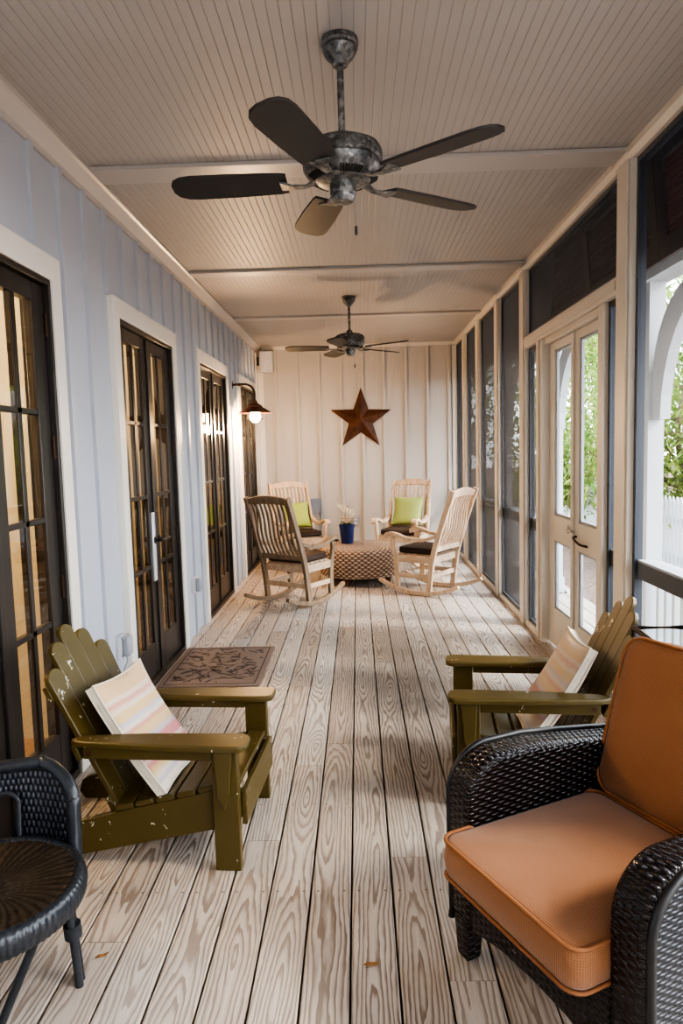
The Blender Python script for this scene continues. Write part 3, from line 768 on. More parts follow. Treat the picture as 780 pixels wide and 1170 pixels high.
# ------------------------------------------------------------------ cushions and pillows
def rrect(w, d, r, n=6):
    out = []
    for cx, cy, a0 in ((w / 2 - r, d / 2 - r, 0), (-w / 2 + r, d / 2 - r, 90), (-w / 2 + r, -d / 2 + r, 180), (w / 2 - r, -d / 2 + r, 270)):
        for k in range(n + 1): a = rad(a0 + 90 * k / n); out.append((cx + r * cos(a), cy + r * sin(a)))
    return out
def cushion(w, d, t, r=.05, puff=.02, Mx=None, edge=.018, mats=0, n=6):
    """boxed cushion centred in plan, base at z 0; returns mesh builder and the two seam loops"""
    Mx = Mx or Matrix(); mb = MB(); base = rrect(w, d, r, n); N = len(base)
    def ring(inset, z, f=1.):
        fx = (w / 2 - inset) / (w / 2); fy = (d / 2 - inset) / (d / 2); return [(x * fx, y * fy, z) for x, y in base]
    prof = [(edge * 1.0, 0), (.004, .006), (0, .014), (-.004, t * .5), (0, t - .014), (.004, t - .006)]
    R = [ring(i, z) for i, z in prof]
    m = min(w, d) / 2
    tops = []
    for q in (.06, .16, .32, .5, .7, .9, .97):
        tops.append(ring(m * q, t - .004 + puff * (1 - (1 - q) ** 2.2)))
    bots = []
    for q in (.97, .7, .4, .15): bots.append(ring(m * q, 0))
    mb.rings(bots + R + tops, True, True, Mx)
    # planar uv for the two broad faces
    for fi, f in enumerate(mb.f):
        vs = [Mx.inverted() @ Vector(mb.v[i]) for i in f]
        nz = (vs[1] - vs[0]).cross(vs[2] - vs[0])
        if abs(nz.z) > max(abs(nz.x), abs(nz.y)): mb.uv[fi] = [(p.x, p.y) for p in vs]
    loop = lambda z: [Mx @ Vector((x, y, z)) for x, y in base + base[:1]]
    return mb, loop(t - .002), loop(.002)
def throw_pillow(name, label, cat, w, h, t, mat_face, Mx, loc, rz, group, edge=True):
    """pillow with concave sides; local x = width, z = height, y = thickness"""
    P = thing(name, label, cat, loc, rz, group)
    n = 20
    def pt(i, j, s):
        u = -1 + 2 * i / n; v = -1 + 2 * j / n
        x = u * w / 2 * (1 - .07 * (1 - v * v)); z = v * h / 2 * (1 - .07 * (1 - u * u))
        th = t / 2 * (.30 + .70 * ((1 - abs(u) ** 2.6) * (1 - abs(v) ** 2.6)) ** .55)
        bend = .02 * (v * v)
        return (x, s * th - bend, z + h / 2)
    def side(s):
        m = MB(); vs = [pt(i, j, s) for j in range(n + 1) for i in range(n + 1)]; fs = []; uv = []
        for j in range(n):
            for i in range(n):
                q = [j * (n + 1) + i, j * (n + 1) + i + 1, (j + 1) * (n + 1) + i + 1, (j + 1) * (n + 1) + i]
                if s > 0: q.reverse()
                fs.append(q); uv.append([((k % (n + 1)) / n, (k // (n + 1)) / n) for k in q])
        return m.add(vs, fs, uv, 0, Mx)
    f = side(-1)
    # back and gusset joined into the cover mesh with the edge material
    b = side(1)
    o = len(f.v); f.v += b.v; f.f += [[o + k for k in q] for q in b.f]; f.uv += b.uv; f.mi += [0] * len(b.f)
    rim = [(i, 0) for i in range(n)] + [(n, j) for j in range(n)] + [(n - i, n) for i in range(n)] + [(0, n - j) for j in range(n)]
    idx = [j * (n + 1) + i for i, j in rim]
    for k in range(len(idx)):
        a, c = idx[k], idx[(k + 1) % len(idx)]
        f.f.append([c, a, o + a, o + c]); f.uv.append([(0, 0)] * 4); f.mi.append(1)
    f.build('pillow_cover', [mat_face, M['pillow_edge'] if edge else mat_face], P, smooth=60)
    if edge:
        for s in (-1, 1):
            lp = [Mx @ Vector(pt(i, j, s)) for i, j in rim]; lp.append(lp[0])
            m = MB(); m.tube(lp, .0045, 6, cap=False); m.build('piping', M['pillow_edge'], P, smooth=80)
    return P
def on_chair(ch, p):
    (x, y, z), a = ch; return (x + p[0] * cos(a) - p[1] * sin(a), y + p[0] * sin(a) + p[1] * cos(a), z + p[2])
throw_pillow('throw_pillow', 'pastel striped square pillow leaning in the left adirondack chair', 'pillow', .43, .50, .11, M['stripe'], Rm(rad(-35), 'X') @ Rm(rad(4), 'Y'), on_chair(ADL, (-.03, .315, .245)), ADL[1], 'striped pillows')
throw_pillow('throw_pillow', 'peach striped square pillow leaning in the right adirondack chair', 'pillow', .43, .50, .11, M['stripe_b'], Rm(rad(-33), 'X') @ Rm(rad(-3), 'Y'), on_chair(ADR, (.02, .325, .248)), ADR[1], 'striped pillows')

# ------------------------------------------------------------------ dark wicker armchair with orange cushions (faces -Y)
def wicker_armchair(loc, rz):
    R = thing('wicker_armchair', 'dark woven armchair with orange seat and back cushions, right foreground', 'armchair', loc, rz)
    # arm outline in (y, z)
    def arc(cy, cz, r, a0, a1, n=10): return [(cy + r * cos(rad(a0 + (a1 - a0) * k / n)), cz + r * sin(rad(a0 + (a1 - a0) * k / n))) for k in range(n + 1)]
    zt = .655
    top = [(.090, .13), (.085, .30), (.083, .46)] + arc(.223, zt - .145, .140, 180, 92, 10) + [(.36, zt - .008), (.50, zt - .027), (.62, zt - .045), (.76, zt - .065)]
    out = top + [(.80, zt - .09), (.80, .13)]
    for s in (-1, 1):
        i, o_ = s * .262, s * .372
        m = MB(); m.prism(out, i, o_, 'yz')
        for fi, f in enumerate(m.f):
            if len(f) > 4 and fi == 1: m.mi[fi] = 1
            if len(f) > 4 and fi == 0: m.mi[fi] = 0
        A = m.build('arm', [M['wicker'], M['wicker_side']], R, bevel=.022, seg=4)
        for mo in A.modifiers: mo.material = 0
        e = MB(); e.tube([(s * .375, a, b) for a, b in [(.070, .06)] + bez([(0, a, b) for a, b in top], 3) and [(.097, .10)] + [(a + .012, b - .004) for a, b in top]], .011, 10); e.build('edge_rail', M['black_metal'], A, smooth=50)
        for (ly, h) in ((.122, .15), (.745, .15)):
            l = MB(); l.rings([[(s * .317 + a * w, ly + b * w, z) for a, b in ((-1, -1), (1, -1), (1, 1), (-1, 1))] for z, w in ((0, .024), (.012, .027), (.14, .034))]); l.build('leg', M['wicker'], R, bevel=.006)
    # front apron with arched lower edge, side and rear aprons
    ap = [(-.262, .33), (.262, .33), (.262, .10), (.22, .135), (.12, .155), (0, .16), (-.12, .155), (-.22, .135), (-.262, .10)]
    m = MB(); m.prism(ap, .09, .14, 'xz'); m.build('apron', M['wicker'], R, bevel=.008)
    m = MB(); m.span(-.262, .262, .14, .76, .25, .34); m.build('seat_deck', M['wicker'], R)
    # back: tilted woven panel with rounded top
    B = T(0, .70, .20) @ Rm(rad(-16), 'X')
    pb = [(-.36, 0), (.36, 0), (.36, .52)] + [(.36 - .10 + .10 * cos(rad(90 * k / 6)), .52 + .10 * sin(rad(90 * k / 6))) for k in range(1, 7)] + [(-.26 - .10 * sin(rad(90 * k / 6)), .52 + .10 * cos(rad(90 * k / 6))) for k in range(0, 7)]
    m = MB(); m.prism(pb, 0, .06, 'xz', B); m.build('back', M['wicker'], R, bevel=.015, seg=3)
    # cushions
    mb, l1, l2 = cushion(.535, .60, .108, .045, .022, T(0, .285, .345)); C = mb.build('seat_cushion', M['orange'], R, smooth=60); tag(C, 'orange woven seat cushion')
    for l in (l1, l2):
        p = MB(); p.tube(l, .0055, 6, cap=False); p.build('piping', M['orange_pipe'], C, smooth=80)
    Bc = T(0, .705, .412) @ Rm(rad(90 - 17), 'X') @ T(0, .265, .005)
    mb, l1, l2 = cushion(.535, .505, .125, .07, .028, Bc); C = mb.build('back_cushion', M['orange'], R, smooth=60); tag(C, 'orange woven back cushion')
    for l in (l1, l2):
        p = MB(); p.tube(l, .0055, 6, cap=False); p.build('piping', M['orange_pipe'], C, smooth=80)
wicker_armchair((.346, 1.687, 0), rad(-62.9))

# ------------------------------------------------------------------ small dark cane chair, left foreground
def cane_chair(loc, rz):
    R = thing('cane_chair', 'low dark cane chair with a round spiral-woven seat, left foreground', 'chair', loc, rz)
    # seat disc, spiral ribs
    N, K = 288, 26; mb = MB(); hh = []
    rs = [.012, .03, .045, .06, .08, .105, .13, .155, .18, .205, .228, .244]
    vs = []
    for ri, r in enumerate(rs):
        for k in range(N):
            th = 2 * pi * k / N; rib = abs(sin(th * 24 + 9.5 * r / .25))
            if r < .05: rib = abs(sin(th * 8 + ri * 1.57))
            z = .345 - .028 * (1 - (r / .25) ** 2) + .006 * rib - (.006 if r > .235 else 0)
            vs.append((r * cos(th), r * sin(th), z)); hh.append(rib)
    fs = [(i * N + k, i * N + (k + 1) % N, (i + 1) * N + (k + 1) % N, (i + 1) * N + k) for i in range(len(rs) - 1) for k in range(N)] + [tuple(range(N))]
    mb.add(vs, fs); mb.build('seat', M['cane'], R, smooth=180, attr={'h': hh}, fix=True)
    # wrapped rim
    rim = MB(); vs = []; n2 = 12
    for k in range(N):
        th = 2 * pi * k / N; rib = abs(sin(th * 44)) * .005
        for j in range(n2):
            a = 2 * pi * j / n2; rr = .246 + (.020 + rib) * cos(a); z = .310 + (.040 + rib * .5) * sin(a); vs.append((rr * cos(th), rr * sin(th), z))
    fs = [(k * n2 + j, ((k + 1) % N) * n2 + j, ((k + 1) % N) * n2 + (j + 1) % n2, k * n2 + (j + 1) % n2) for k in range(N) for j in range(n2)]
    rim.add(vs, fs); rim.build('seat_rim', M['cane_rim'], R, smooth=180)
    un = MB(); un.lathe([(.02, .29), (.24, .29), (.24, .30), (.02, .30)], 32); un.build('seat_base', M['black_metal'], R)
    # legs: pairs of canes bound together, front one splayed
    for p0, p1 in (((.16, -.14, .28), (.035, -.115, 0)), ((.02, -.215, .28), (-.14, -.10, 0)), ((-.20, -.06, .28), (-.22, -.07, 0))):
        l = MB(); l.tube([p0, p1], .0125, 10); l.build('leg', M['cane_rim'], R, smooth=40)
    for a in (-3, 150):
        c = Vector((cos(rad(a)), sin(rad(a)), 0)); t = Vector((-c.y, c.x, 0)); l = MB()
        for s in (-1, 1): l.tube([c * .215 + t * .011 * s + Vector((0, 0, .30)), c * .235 + t * .014 * s + Vector((0, 0, .0))], .012, 10)
        l.tube([c * .224 + Vector((0, 0, .15)), c * .221 + Vector((0, 0, .19))], .026, 12); l.tube([c * .216 + Vector((0, 0, .245)), c * .214 + Vector((0, 0, .30))], .024, 12)
        l.build('leg', M['cane_rim'], R, smooth=40)
    # hooped back with an opening in the middle (outline in x, z, wraps the rear of the seat)
    def hoop(w, h, z0, n=14):
        r = .115 * w / .26
        pts = [(-w, z0), (-w, h - r)] + [(-w + r - r * cos(rad(90 * k / n)), h - r + r * sin(rad(90 * k / n))) for k in range(1, n + 1)] + [(w - r + r * sin(rad(90 * k / n)), h - r + r * cos(rad(90 * k / n))) for k in range(0, n + 1)] + [(w, z0)]
        return pts
    def bend(x, z): return Vector((x - .045, .262 + (z - .3) * .20 - .10 * (x / .26) ** 2, z))
    outer = hoop(.265, .575, .27); inner = hoop(.085, .480, .27); pan = MB()
    n = len(outer); vs = []; uvs = []
    K = 5
    for i in range(n):
        for k in range(K + 1):
            f = k / K; x = outer[i][0] * (1 - f) + inner[i][0] * f; z = outer[i][1] * (1 - f) + inner[i][1] * f; vs.append(bend(x, z))
    for i in range(n - 1):
        for k in range(K):
            q = (i * (K + 1) + k, (i + 1) * (K + 1) + k, (i + 1) * (K + 1) + k + 1, i * (K + 1) + k + 1); pan.f.append(list(q)); pan.mi.append(0); pan.uv.append([(vs[j].x, vs[j].z) for j in q])
    pan.v = [tuple(v) for v in vs]; Pn = pan.build('back_panel', M['black_wicker'], R, smooth=60)
    so = Pn.modifiers.new('thick', 'SOLIDIFY'); so.thickness = .014; so.offset = 0
    for kk, (loop, rr) in enumerate(((outer, .021), (inner, .011))):
        p = MB(); p.tube(bez([bend(x, z) for x, z in loop], 2), rr, 10); p.build('hoop_rail', M['cane_rim'], R, smooth=60)
    p = MB(); p.tube(bez([bend(x * .93, z * .985 if z > .3 else z) for x, z in outer], 2), .009, 8); p.build('hoop_rail', M['cane_rim'], R, smooth=60)
cane_chair((-1.10, 1.872, 0), rad(16))

# ------------------------------------------------------------------ rocking chairs (face -Y)
def rocking_chair(loc, rz, label, teak, boards):
    R = thing('rocking_chair', label, 'rocking chair', loc, rz, 'slatted wooden rocking chairs')
    W = .27
    rk = lambda y: (y - .02) ** 2 / 2.1
    for s in (-1, 1):
        m = MB(); m.bar([(s * W, -.47 + .97 * k / 16, .024 + rk(-.47 + .97 * k / 16)) for k in range(17)], .042, [.036 + .012 * sin(pi * k / 16) for k in range(17)]); m.build('rocker', teak, R, bevel=.005)
        m = MB(); m.bar(bez([(s * W, -.235, .075), (s * W, -.235, .25), (s * W, -.252, .42), (s * W, -.285, .53), (s * W, -.275, .615)], 5), .036, [.062] * 10 + [.055] * 6 + [.05] * 5, (0, 1, 0)); m.build('front_leg', teak, R, bevel=.005)
        m = MB(); m.bar(bez([(s * W, .150, .055), (s * W, .175, .25), (s * W, .205, .42), (s * W, .265, .62), (s * (W - .005), .355, .88), (s * (W - .008), .445, 1.12)], 5), .036, .058, (0, 1, 0)); m.build('back_post', teak, R, bevel=.005)
        m = MB(); m.bar(bez([(s * W, .255, .645), (s * W, .10, .598), (s * W, -.10, .600), (s * W, -.24, .640), (s * W, -.335, .648), (s * W, -.372, .622), (s * W, -.365, .598)], 5), [.05] * 8 + [.062] * 23, [.034] * 22 + [.034] * 9); m.build('arm', teak, R, bevel=.008)
        m = MB(); m.bar([(s * W, -.215, .205), (s * W, .150, .205)], .024, .05); m.build('stretcher', boards, R, bevel=.003)
        m = MB(); m.bar([(s * W, -.235, .385), (s * W, .185, .385)], .028, .075); m.build('side_apron', boards, R, bevel=.003)
    m = MB(); m.span(-W + .018, W - .018, -.262, -.232, .345, .42); m.build('front_apron', boards, R, bevel=.003)
    m = MB(); m.span(-W + .018, W - .018, .165, .193, .345, .42); m.build('rear_apron', boards, R, bevel=.003)
    m = MB(); m.span(-W + .018, W - .018, .150, .176, .18, .23); m.build('stretcher', boards, R, bevel=.003)
    for k in range(5):
        m = MB(); m.span(-W + .02, W - .02, -.225 + k * .08, -.225 + k * .08 + .062, .421, .437); m.build('seat_slat', boards, R, bevel=.003)
    # back rails
    m = MB(); n = 10
    low = [(-W + .018 + (2 * W - .036) * k / n, 1.045 + .012 * sin(pi * k / n)) for k in range(n + 1)]; hi = [(W - .016 - (2 * W - .032) * k / n, 1.105 + .042 * sin(pi * k / n)) for k in range(n + 1)]
    m.prism(low + hi, -.014, .014, 'xz', T(0, .412, 1.04) @ Rm(rad(-20), 'X') @ T(0, 0, -1.04)); m.build('top_rail', teak, R, bevel=.005)
    m = MB(); m.span(-W + .018, W - .018, .222, .248, .475, .53); m.build('lower_rail', teak, R, bevel=.004)
    for k in range(9):
        x = (k - 4) * .0535
        pts = bez([(x, .234, .52), (x, .292, .62), (x, .335, .74), (x, .352, .86), (x, .375, .96), (x, .416, 1.055)], 5)
        m = MB(); m.bar(pts, .026, .014, (0, 1, 0)); m.build('back_slat', teak, R, bevel=.003)
    mb, l1, l2 = cushion(.47, .44, .062, .05, .016, T(0, -.028, .4375)); C = mb.build('seat_pad', M['brown_pad'], R, smooth=60); tag(C, 'dark brown seat pad')
    p = MB(); p.tube(l1, .004, 6, cap=False); p.build('piping', M['brown_pad'], C, smooth=80)
    return R
RC = {'fl': ((-.665, 7.12, 0), rad(147.3)), 'fr': ((.75, 7.50, 0), rad(-125.3)), 'bl': ((-.80, 9.15, 0), rad(23.6)), 'br': ((.58, 9.15, 0), rad(-22))}
rocking_chair(*RC['fl'], 'shade-darkened wooden rocking chair front left, its slatted back to the camera', M['teak_shaded'], M['teak_h'])
r0 = rocking_chair(*RC['fr'], 'honey-toned wooden rocking chair front right, turned towards the woven table', M['teak'], M['teak_h'])
dup(r0, *RC['bl'], 'wooden rocking chair at back left holding the bright lime pillow')
dup(r0, *RC['br'], 'wooden rocking chair at back right holding the sage green pillow')
throw_pillow('throw_pillow', 'bright lime pillow in the back left rocking chair', 'pillow', .36, .36, .12, M['green'], Rm(rad(-24), 'X'), on_chair(RC['bl'], (.04, .135, .521)), RC['bl'][1], 'green pillows', False)
throw_pillow('throw_pillow', 'sage green pillow in the back right rocking chair', 'pillow', .40, .40, .12, M['green_b'], Rm(rad(-24), 'X'), on_chair(RC['br'], (0, .135, .521)), RC['br'][1], 'green pillows', False)

# ------------------------------------------------------------------ woven drum table, plant
PT = (.01, 8.22, 0)
def drum_table():
    R = thing('woven_table', 'round woven seagrass drum table between the rocking chairs', 'table', PT, .3)
    N = 96; prof = [(.455, .085), (.485, .10), (.497, .16), (.500, .24), (.495, .33), (.487, .385), (.470, .408), (.440, .420), (.30, .427), (.12, .430), (.012, .431)]
    mb = MB(); mb.lathe(prof, N)
    C = 2 * pi * .5
    for fi, f in enumerate(mb.f):
        if len(f) == 4: continue
    mb.build('woven_body', M['seagrass'], R, smooth=50)
    for a in (45, 135, 225, 315):
        l = MB(); l.lathe([(.028, 0), (.04, .09)], 12, T(.36 * cos(rad(a)), .36 * sin(rad(a)), 0)); l.build('leg', M['dark_leg'], R, smooth=40)
drum_table()
def plant():
    R = thing('potted_orchid', 'cream orchid in a cobalt blue glazed pot on the woven table', 'potted plant', (-.15, 8.33, .4315), 0)
    m = MB(); m.lathe([(.0, 0), (.072, 0), (.076, .01), (.092, .20), (.096, .215), (.096, .232), (.088, .232), (.086, .20), (.0, .20)], 32, cap=False); P = m.build('pot', M['pot'], R, smooth=40)
    m = MB(); m.lathe([(.0, .208), (.084, .204)], 20, cap=False); m.build('soil', M['soil'], P)
    rg = random.Random(3)
    stems = [[(0, 0, .2), (-.01, .0, .32), (-.03, -.01, .40), (-.085, -.02, .47)], [(.02, .01, .2), (.02, 0, .33), (.035, -.01, .40), (.07, -.02, .38)], [(-.02, .01, .2), (-.02, 0, .34), (.0, 0, .43), (.03, .01, .46)]]
    for s in stems:
        m = MB(); m.tube(bez(s, 6), .005, 6); m.build('stem', M['stem'], R, smooth=60)
    m = MB(); m.tube([(-.07, -.02, .305), (.10, -.02, .30)], .004, 6); m.tube([(-.055, -.02, .22), (-.045, -.02, .32)], .003, 6); m.build('support', M['stem'], R)
    for c in ((-.09, -.02, .475), (-.062, -.025, .455), (-.04, -.02, .425), (-.02, -.02, .40), (.02, -.02, .40), (.06, -.02, .385), (.075, -.02, .37), (.0, -.015, .42)):
        f = MB()
        for k in range(5):
            a = 2 * pi * k / 5 + rg.random(); A = T(*c) @ Rm(rg.uniform(-.5, .5), 'Z') @ Rm(a, 'Y') @ Rm(rad(20), 'X')
            f.add([(0, 0, 0), (.014, -.003, .018), (0, 0, .034), (-.014, -.003, .018)], [(0, 1, 2, 3)], None, 0, A)
        f.build('flower', M['petal'], R, fix=False)
    lf = MB()
    for a, L in ((0.4, .10), (2.2, .12), (3.6, .09), (5.1, .11)):
        A = T(0, 0, .20) @ Rm(a, 'Z'); pts = [(0, 0, 0), (L * .4, 0, .05), (L * .8, 0, .06), (L, 0, .045)]; lf.bar(pts, [.01, .03, .026, .004], .002, (0, 0, 1), A)
    lf.build('leaves', M['leaf_b'], R, attr={'rnd': [.3] * len(lf.v)})
    tw = MB()
    for e in ((.05, .0, .53), (.075, 0, .50), (.09, 0, .45)): tw.tube(bez([(.02, 0, .40), Vector((.02, 0, .40)).lerp(Vector(e), .5) + Vector((-.01, 0, 0)), e], 4), .002, 5)
    tw.build('twigs', M['bark'], R)
plant()

# ------------------------------------------------------------------ doormat
def doormat():
    R = thing('doormat', 'brown doormat with a leaf relief in front of the second glass doors', 'doormat', (-1.045, 4.965, 0), 0)
    w, d = .70, .92
    m = MB(); m.prism([(x, y) for x, y in rrect(w, d, .02, 3)], .0, .012, 'xy'); rg = random.Random(5)
    b = m.build('mat_base', M['mat'], R, bevel=.004)
    p = MB(); e = .035
    for x0, x1, y0, y1 in ((-w / 2 + e, w / 2 - e, -d / 2 + e, -d / 2 + e + .008), (-w / 2 + e, w / 2 - e, d / 2 - e - .008, d / 2 - e), (-w / 2 + e, -w / 2 + e + .008, -d / 2 + e, d / 2 - e), (w / 2 - e - .008, w / 2 - e, -d / 2 + e, d / 2 - e)): p.span(x0, x1, y0, y1, .0115, .0135)
    for k in range(150):
        x = rg.uniform(-w / 2 + .07, w / 2 - .07); y = rg.uniform(-d / 2 + .07, d / 2 - .07); L = rg.uniform(.02, .055); ww = rg.uniform(.004, .013); a = rg.choice([.6, 2.2, 1.2, 2.8]) + rg.uniform(-.4, .4)
        p.prism([(-L, 0), (-L * .4, ww), (L * .3, ww * .9), (L, 0), (L * .3, -ww * .5), (-L * .4, -ww * .6)], .0115, .0135, 'xy', T(x, y, 0) @ Rm(a, 'Z'))
    p.build('leaf_relief', M['mat_dark'], R)
doormat()

# ------------------------------------------------------------------ wall things
def barn_light():
    R = thing('wall_lamp', 'lit rust-brown gooseneck barn lamp between the third and fourth glass doors', 'wall lamp', (XL, 8.08, 2.345), 0)
    m = MB(); m.lathe([(0, 0), (.062, 0), (.062, .012), (.04, .022), (0, .022)], 24, T(.0, 0, 0) @ Rm(rad(90), 'Y'), cap=False); m.build('backplate', M['bronze'], R, smooth=40)
    m = MB(); m.tube(bez([(.02, 0, 0), (.10, 0, .002), (.18, 0, .0), (.24, 0, -.03), (.268, 0, -.09), (.27, 0, -.20)], 7), .0135, 10); m.tube(bez([(.085, 0, .0), (.10, 0, .0), (.115, 0, .0)]), .018, 10)
    m.build('arm', M['bronze'], R, smooth=50)
    X = .27
    m = MB(); m.lathe([(.022, -.185), (.034, -.20), (.036, -.215), (.085, -.25), (.088, -.262), (.190, -.325), (.192, -.332), (.186, -.330), (.082, -.266), (.03, -.225)], 36, T(X, 0, 0), cap=False); m.build('shade', M['rust'], R, smooth=30)
    m = MB(); m.lathe([(0, -.225), (.04, -.225), (.042, -.29), (0, -.295)], 20, T(X, 0, 0), cap=False); m.build('socket', M['bronze'], R, smooth=40)
    m = MB(); m.lathe([(.036, -.295), (.050, -.315), (.062, -.345), (.066, -.375), (.056, -.41), (.032, -.436), (.0, -.442)], 24, T(X, 0, 0), cap=False); m.build('globe', M['bulb'], R, smooth=180)
    c = MB()
    for k in range(6):
        a = rad(60 * k); c.tube([(X + .088 * cos(a), .088 * sin(a), -.27), (X + .092 * cos(a), .092 * sin(a), -.40)], .003, 5)
    for z in (-.355, -.40):
        c.tube([(X + .092 * cos(rad(15 * k)), .092 * sin(rad(15 * k)), z) for k in range(25)], .003, 5, cap=False)
    c.build('guard', M['bronze'], R)
    l = bpy.data.lights.new('lamp_light', 'POINT'); l.energy = 50; l.color = (1, .62, .32); l.shadow_soft_size = .06
    o = bpy.data.objects.new('lamp_light', l); o.parent = R; o.location = (X, 0, -.50); COL.objects.link(o)
barn_light()
def star():
    R = MB(); pts = []
    for k in range(10):
        a = rad(90 + 36 * k); r = .465 if k % 2 == 0 else .185; pts.append((r * cos(a), 0, r * sin(a)))
    vs = pts + [(0, -.085, 0), (0, 0, 0)]
    fs = [(k, (k + 1) % 10, 10) for k in range(10)] + [((k + 1) % 10, k, 11) for k in range(10)]
    R.add(vs, fs); o = R.build('barn_star', M['rust'], None, loc=(.062, YF - .032, 1.99)); tag(o, 'large rusted five-pointed metal star on the far wall', 'star')
    o.rotation_euler = (0, rad(1), 0)
star()
def speaker():
    R = thing('speaker', 'white box speaker high in the far left corner', 'speaker', (-1.285, YF - .105, 2.70), rad(6))
    m = MB(); m.prism([(x, y) for x, y in rrect(.205, .15, .05, 6)], 0, .295, 'xy'); m.build('cabinet', M['white_plastic'], R, bevel=.01, seg=3)
    g = MB(); g.prism([(.03, -.002), (-.03, -.002), (-.03, .002), (.03, .002)], .02, .03, 'xy', T(.03, -.0765, 0)); g.build('badge', M['grey_plastic'], R)
    b = MB(); b.span(-.135, -.10, -.03, .03, .10, .22); b.build('bracket', M['black_metal'], R)
speaker()
def outlets():
    for i, (y, lb) in enumerate(((4.00, 'grey weatherproof outlet box on the blue wall beside the second glass doors, nearer the camera'), (5.86, 'grey weatherproof outlet box on the blue wall before the third glass doors'))):
        R = thing('outlet_box', lb, 'electrical outlet', (XL, y, .44), 0, 'outlet boxes on the blue wall')
        m = MB(); m.span(0.0, .03, -.045, .045, -.07, .07); m.build('box_base', M['white_plastic'], R, bevel=.004)
        m = MB(); m.span(.030, .075, -.04, .04, -.055, .062); m.build('cover', M['grey_plastic'], R, bevel=.012)
        m = MB(); m.tube([(.04, -.046, .06), (.04, .046, .06)], .009, 8); m.build('hinge', M['grey_plastic'], R, smooth=40)
        if i == 0:
            m = MB(); m.tube(bez([(.05, -.02, -.055), (.052, -.02, -.09), (.03, -.02, -.14), (.024, -.02, -.22)], 5), .005, 6); m.build('cord', M['grey_plastic'], R, smooth=60)
    for x, z, lb in ((-.052, .50, 'grey outlet plate on the far wall, beside the blue pot'), (-.64, .74, 'grey blank cover plate on the far wall behind the back left rocking chair')):
        w, h = (.09, .13) if z < .6 else (.15, .22)
        R = thing('wall_plate', lb, 'electrical outlet', (x, YF, z), 0)
        m = MB(); m.span(-w / 2, w / 2, -.034, -.0185, -h / 2, h / 2); m.span(-w * .3, w * .3, -.0185, -.0005, -h * .3, h * .3); m.build('plate', M['grey_plastic'], R, bevel=.003)
        if z < .6:
            for q in (-.028, .028):
                k = MB(); k.span(-.018, .018, -.037, -.034, q - .014, q + .014); k.build('socket', M['white_plastic'], R)
outlets()
# made-up side table for a dark bar taken for a chair arm
def stand_in_table():
    R = thing('stand_in_table', 'made-up metal table frame for the dark bar behind the orange back cushion', 'side table', (1.255, 2.74, 0), rad(-3))
    zt = .79; w, d = .11, .16
    fr = MB(); fr.tube([(-w, -d, zt), (w, -d, zt), (w, d, zt), (-w, d, zt), (-w, -d, zt)], .0115, 8, cap=False)
    fr.build('top_frame', M['bronze'], R, smooth=60)
    tp = MB(); tp.span(-w + .01, w - .01, -d + .01, d - .01, zt - .012, zt - .004); tp.build('table_top', M['clear'], R)
    for sx in (-1, 1):
        for sy in (-1, 1):
            l = MB(); l.tube([(sx * w, sy * d, zt), (sx * (w + .02), sy * (d + .015), 0)], .0105, 8); l.build('leg', M['bronze'], R, smooth=60)
stand_in_table()
def leaves():
    for (x, y, a, L, lb) in ((.005, 1.985, .1, .024, 'curled orange-brown dead leaf on the deck in the centre foreground'), (-.845, 2.03, .5, .020, 'small brown dead leaf on the deck beside the cane chair leg')):
        m = MB(); pts = [(-L, 0, .004), (-L * .4, 0, .006), (L * .4, 0, .003), (L, 0, .008)]
        m.bar(pts, [.002, L * .6, L * .55, .002], .0014, (0, 0, 1)); o = m.build('fallen_leaf', M['dead_leaf'], None, loc=(x, y, 0)); o.rotation_euler = (0, 0, a); tag(o, lb, 'leaf', 'dead leaves on the deck')
leaves()

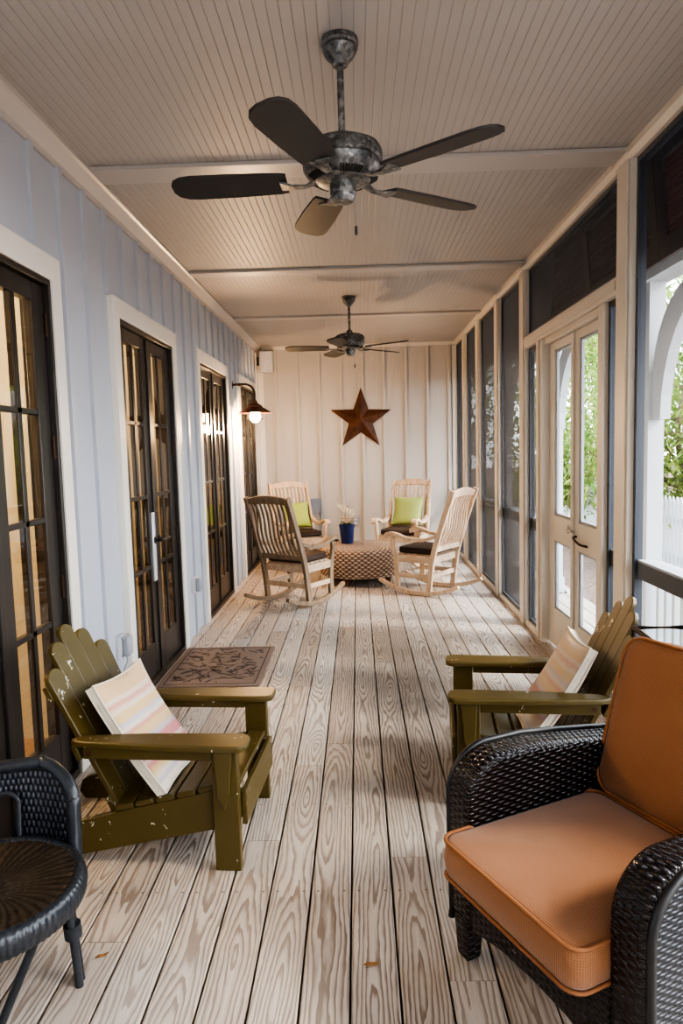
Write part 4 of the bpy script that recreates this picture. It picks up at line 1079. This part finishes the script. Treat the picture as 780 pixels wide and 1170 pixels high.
# ------------------------------------------------------------------ world, lights, camera
w = bpy.data.worlds.new('sky'); bpy.context.scene.world = w; w.use_nodes = True
nt = w.node_tree; nt.nodes.clear()
tc = nt.nodes.new('ShaderNodeTexCoord'); sx = nt.nodes.new('ShaderNodeSeparateXYZ'); rp = nt.nodes.new('ShaderNodeValToRGB'); bg = nt.nodes.new('ShaderNodeBackground'); ou = nt.nodes.new('ShaderNodeOutputWorld')
rp.color_ramp.elements[0].position = .0; rp.color_ramp.elements[0].color = (.93, .96, 1., 1); rp.color_ramp.elements[1].position = .8; rp.color_ramp.elements[1].color = (.78, .88, 1., 1)
nt.links.new(tc.outputs['Generated'], sx.inputs[0]); nt.links.new(sx.outputs[2], rp.inputs[0]); nt.links.new(rp.outputs[0], bg.inputs[0]); nt.links.new(bg.outputs[0], ou.inputs[0])
bg.inputs[1].default_value = 4.5
sun = bpy.data.lights.new('sun', 'SUN'); sun.energy = 2.2; sun.angle = rad(12); sun.color = (1, .93, .82)
so = bpy.data.objects.new('sun', sun); so.rotation_euler = Vector((-.80, .25, -.75)).to_track_quat('-Z', 'Y').to_euler(); COL.objects.link(so)

fl = bpy.data.lights.new('fill_light', 'AREA'); fl.shape = 'RECTANGLE'; fl.size = 2.4; fl.size_y = 1.6; fl.energy = 16; fl.color = (1, .95, .88)  # added fill behind the camera, no such lamp on the porch
fo = bpy.data.objects.new('fill_light', fl); fo.location = (.2, -1.5, 2.1); fo.rotation_euler = (rad(80), 0, 0); COL.objects.link(fo)

cam = bpy.data.cameras.new('camera'); co = bpy.data.objects.new('camera', cam); COL.objects.link(co)
Rv = Vector((0.99939682, 0.02273211, -0.02625339)); Uv = Vector((0.0240521, 0.09221765, 0.99544834)); Fv = Vector((-0.02504967, 0.99547936, -0.09161528))
mw = Matrix(((Rv.x, Uv.x, -Fv.x, 0), (Rv.y, Uv.y, -Fv.y, 0), (Rv.z, Uv.z, -Fv.z, 1.58), (0, 0, 0, 1)))
co.matrix_world = mw
cam.sensor_fit = 'VERTICAL'; cam.sensor_height = 36; cam.lens = 790.2343 / 1170 * 36; cam.clip_start = .05; cam.clip_end = 200
bpy.context.scene.camera = co
sc = bpy.context.scene
sc.view_settings.view_transform = 'AgX'; sc.view_settings.look = 'AgX - High Contrast'; sc.view_settings.exposure = 1.28; sc.view_settings.gamma = 1
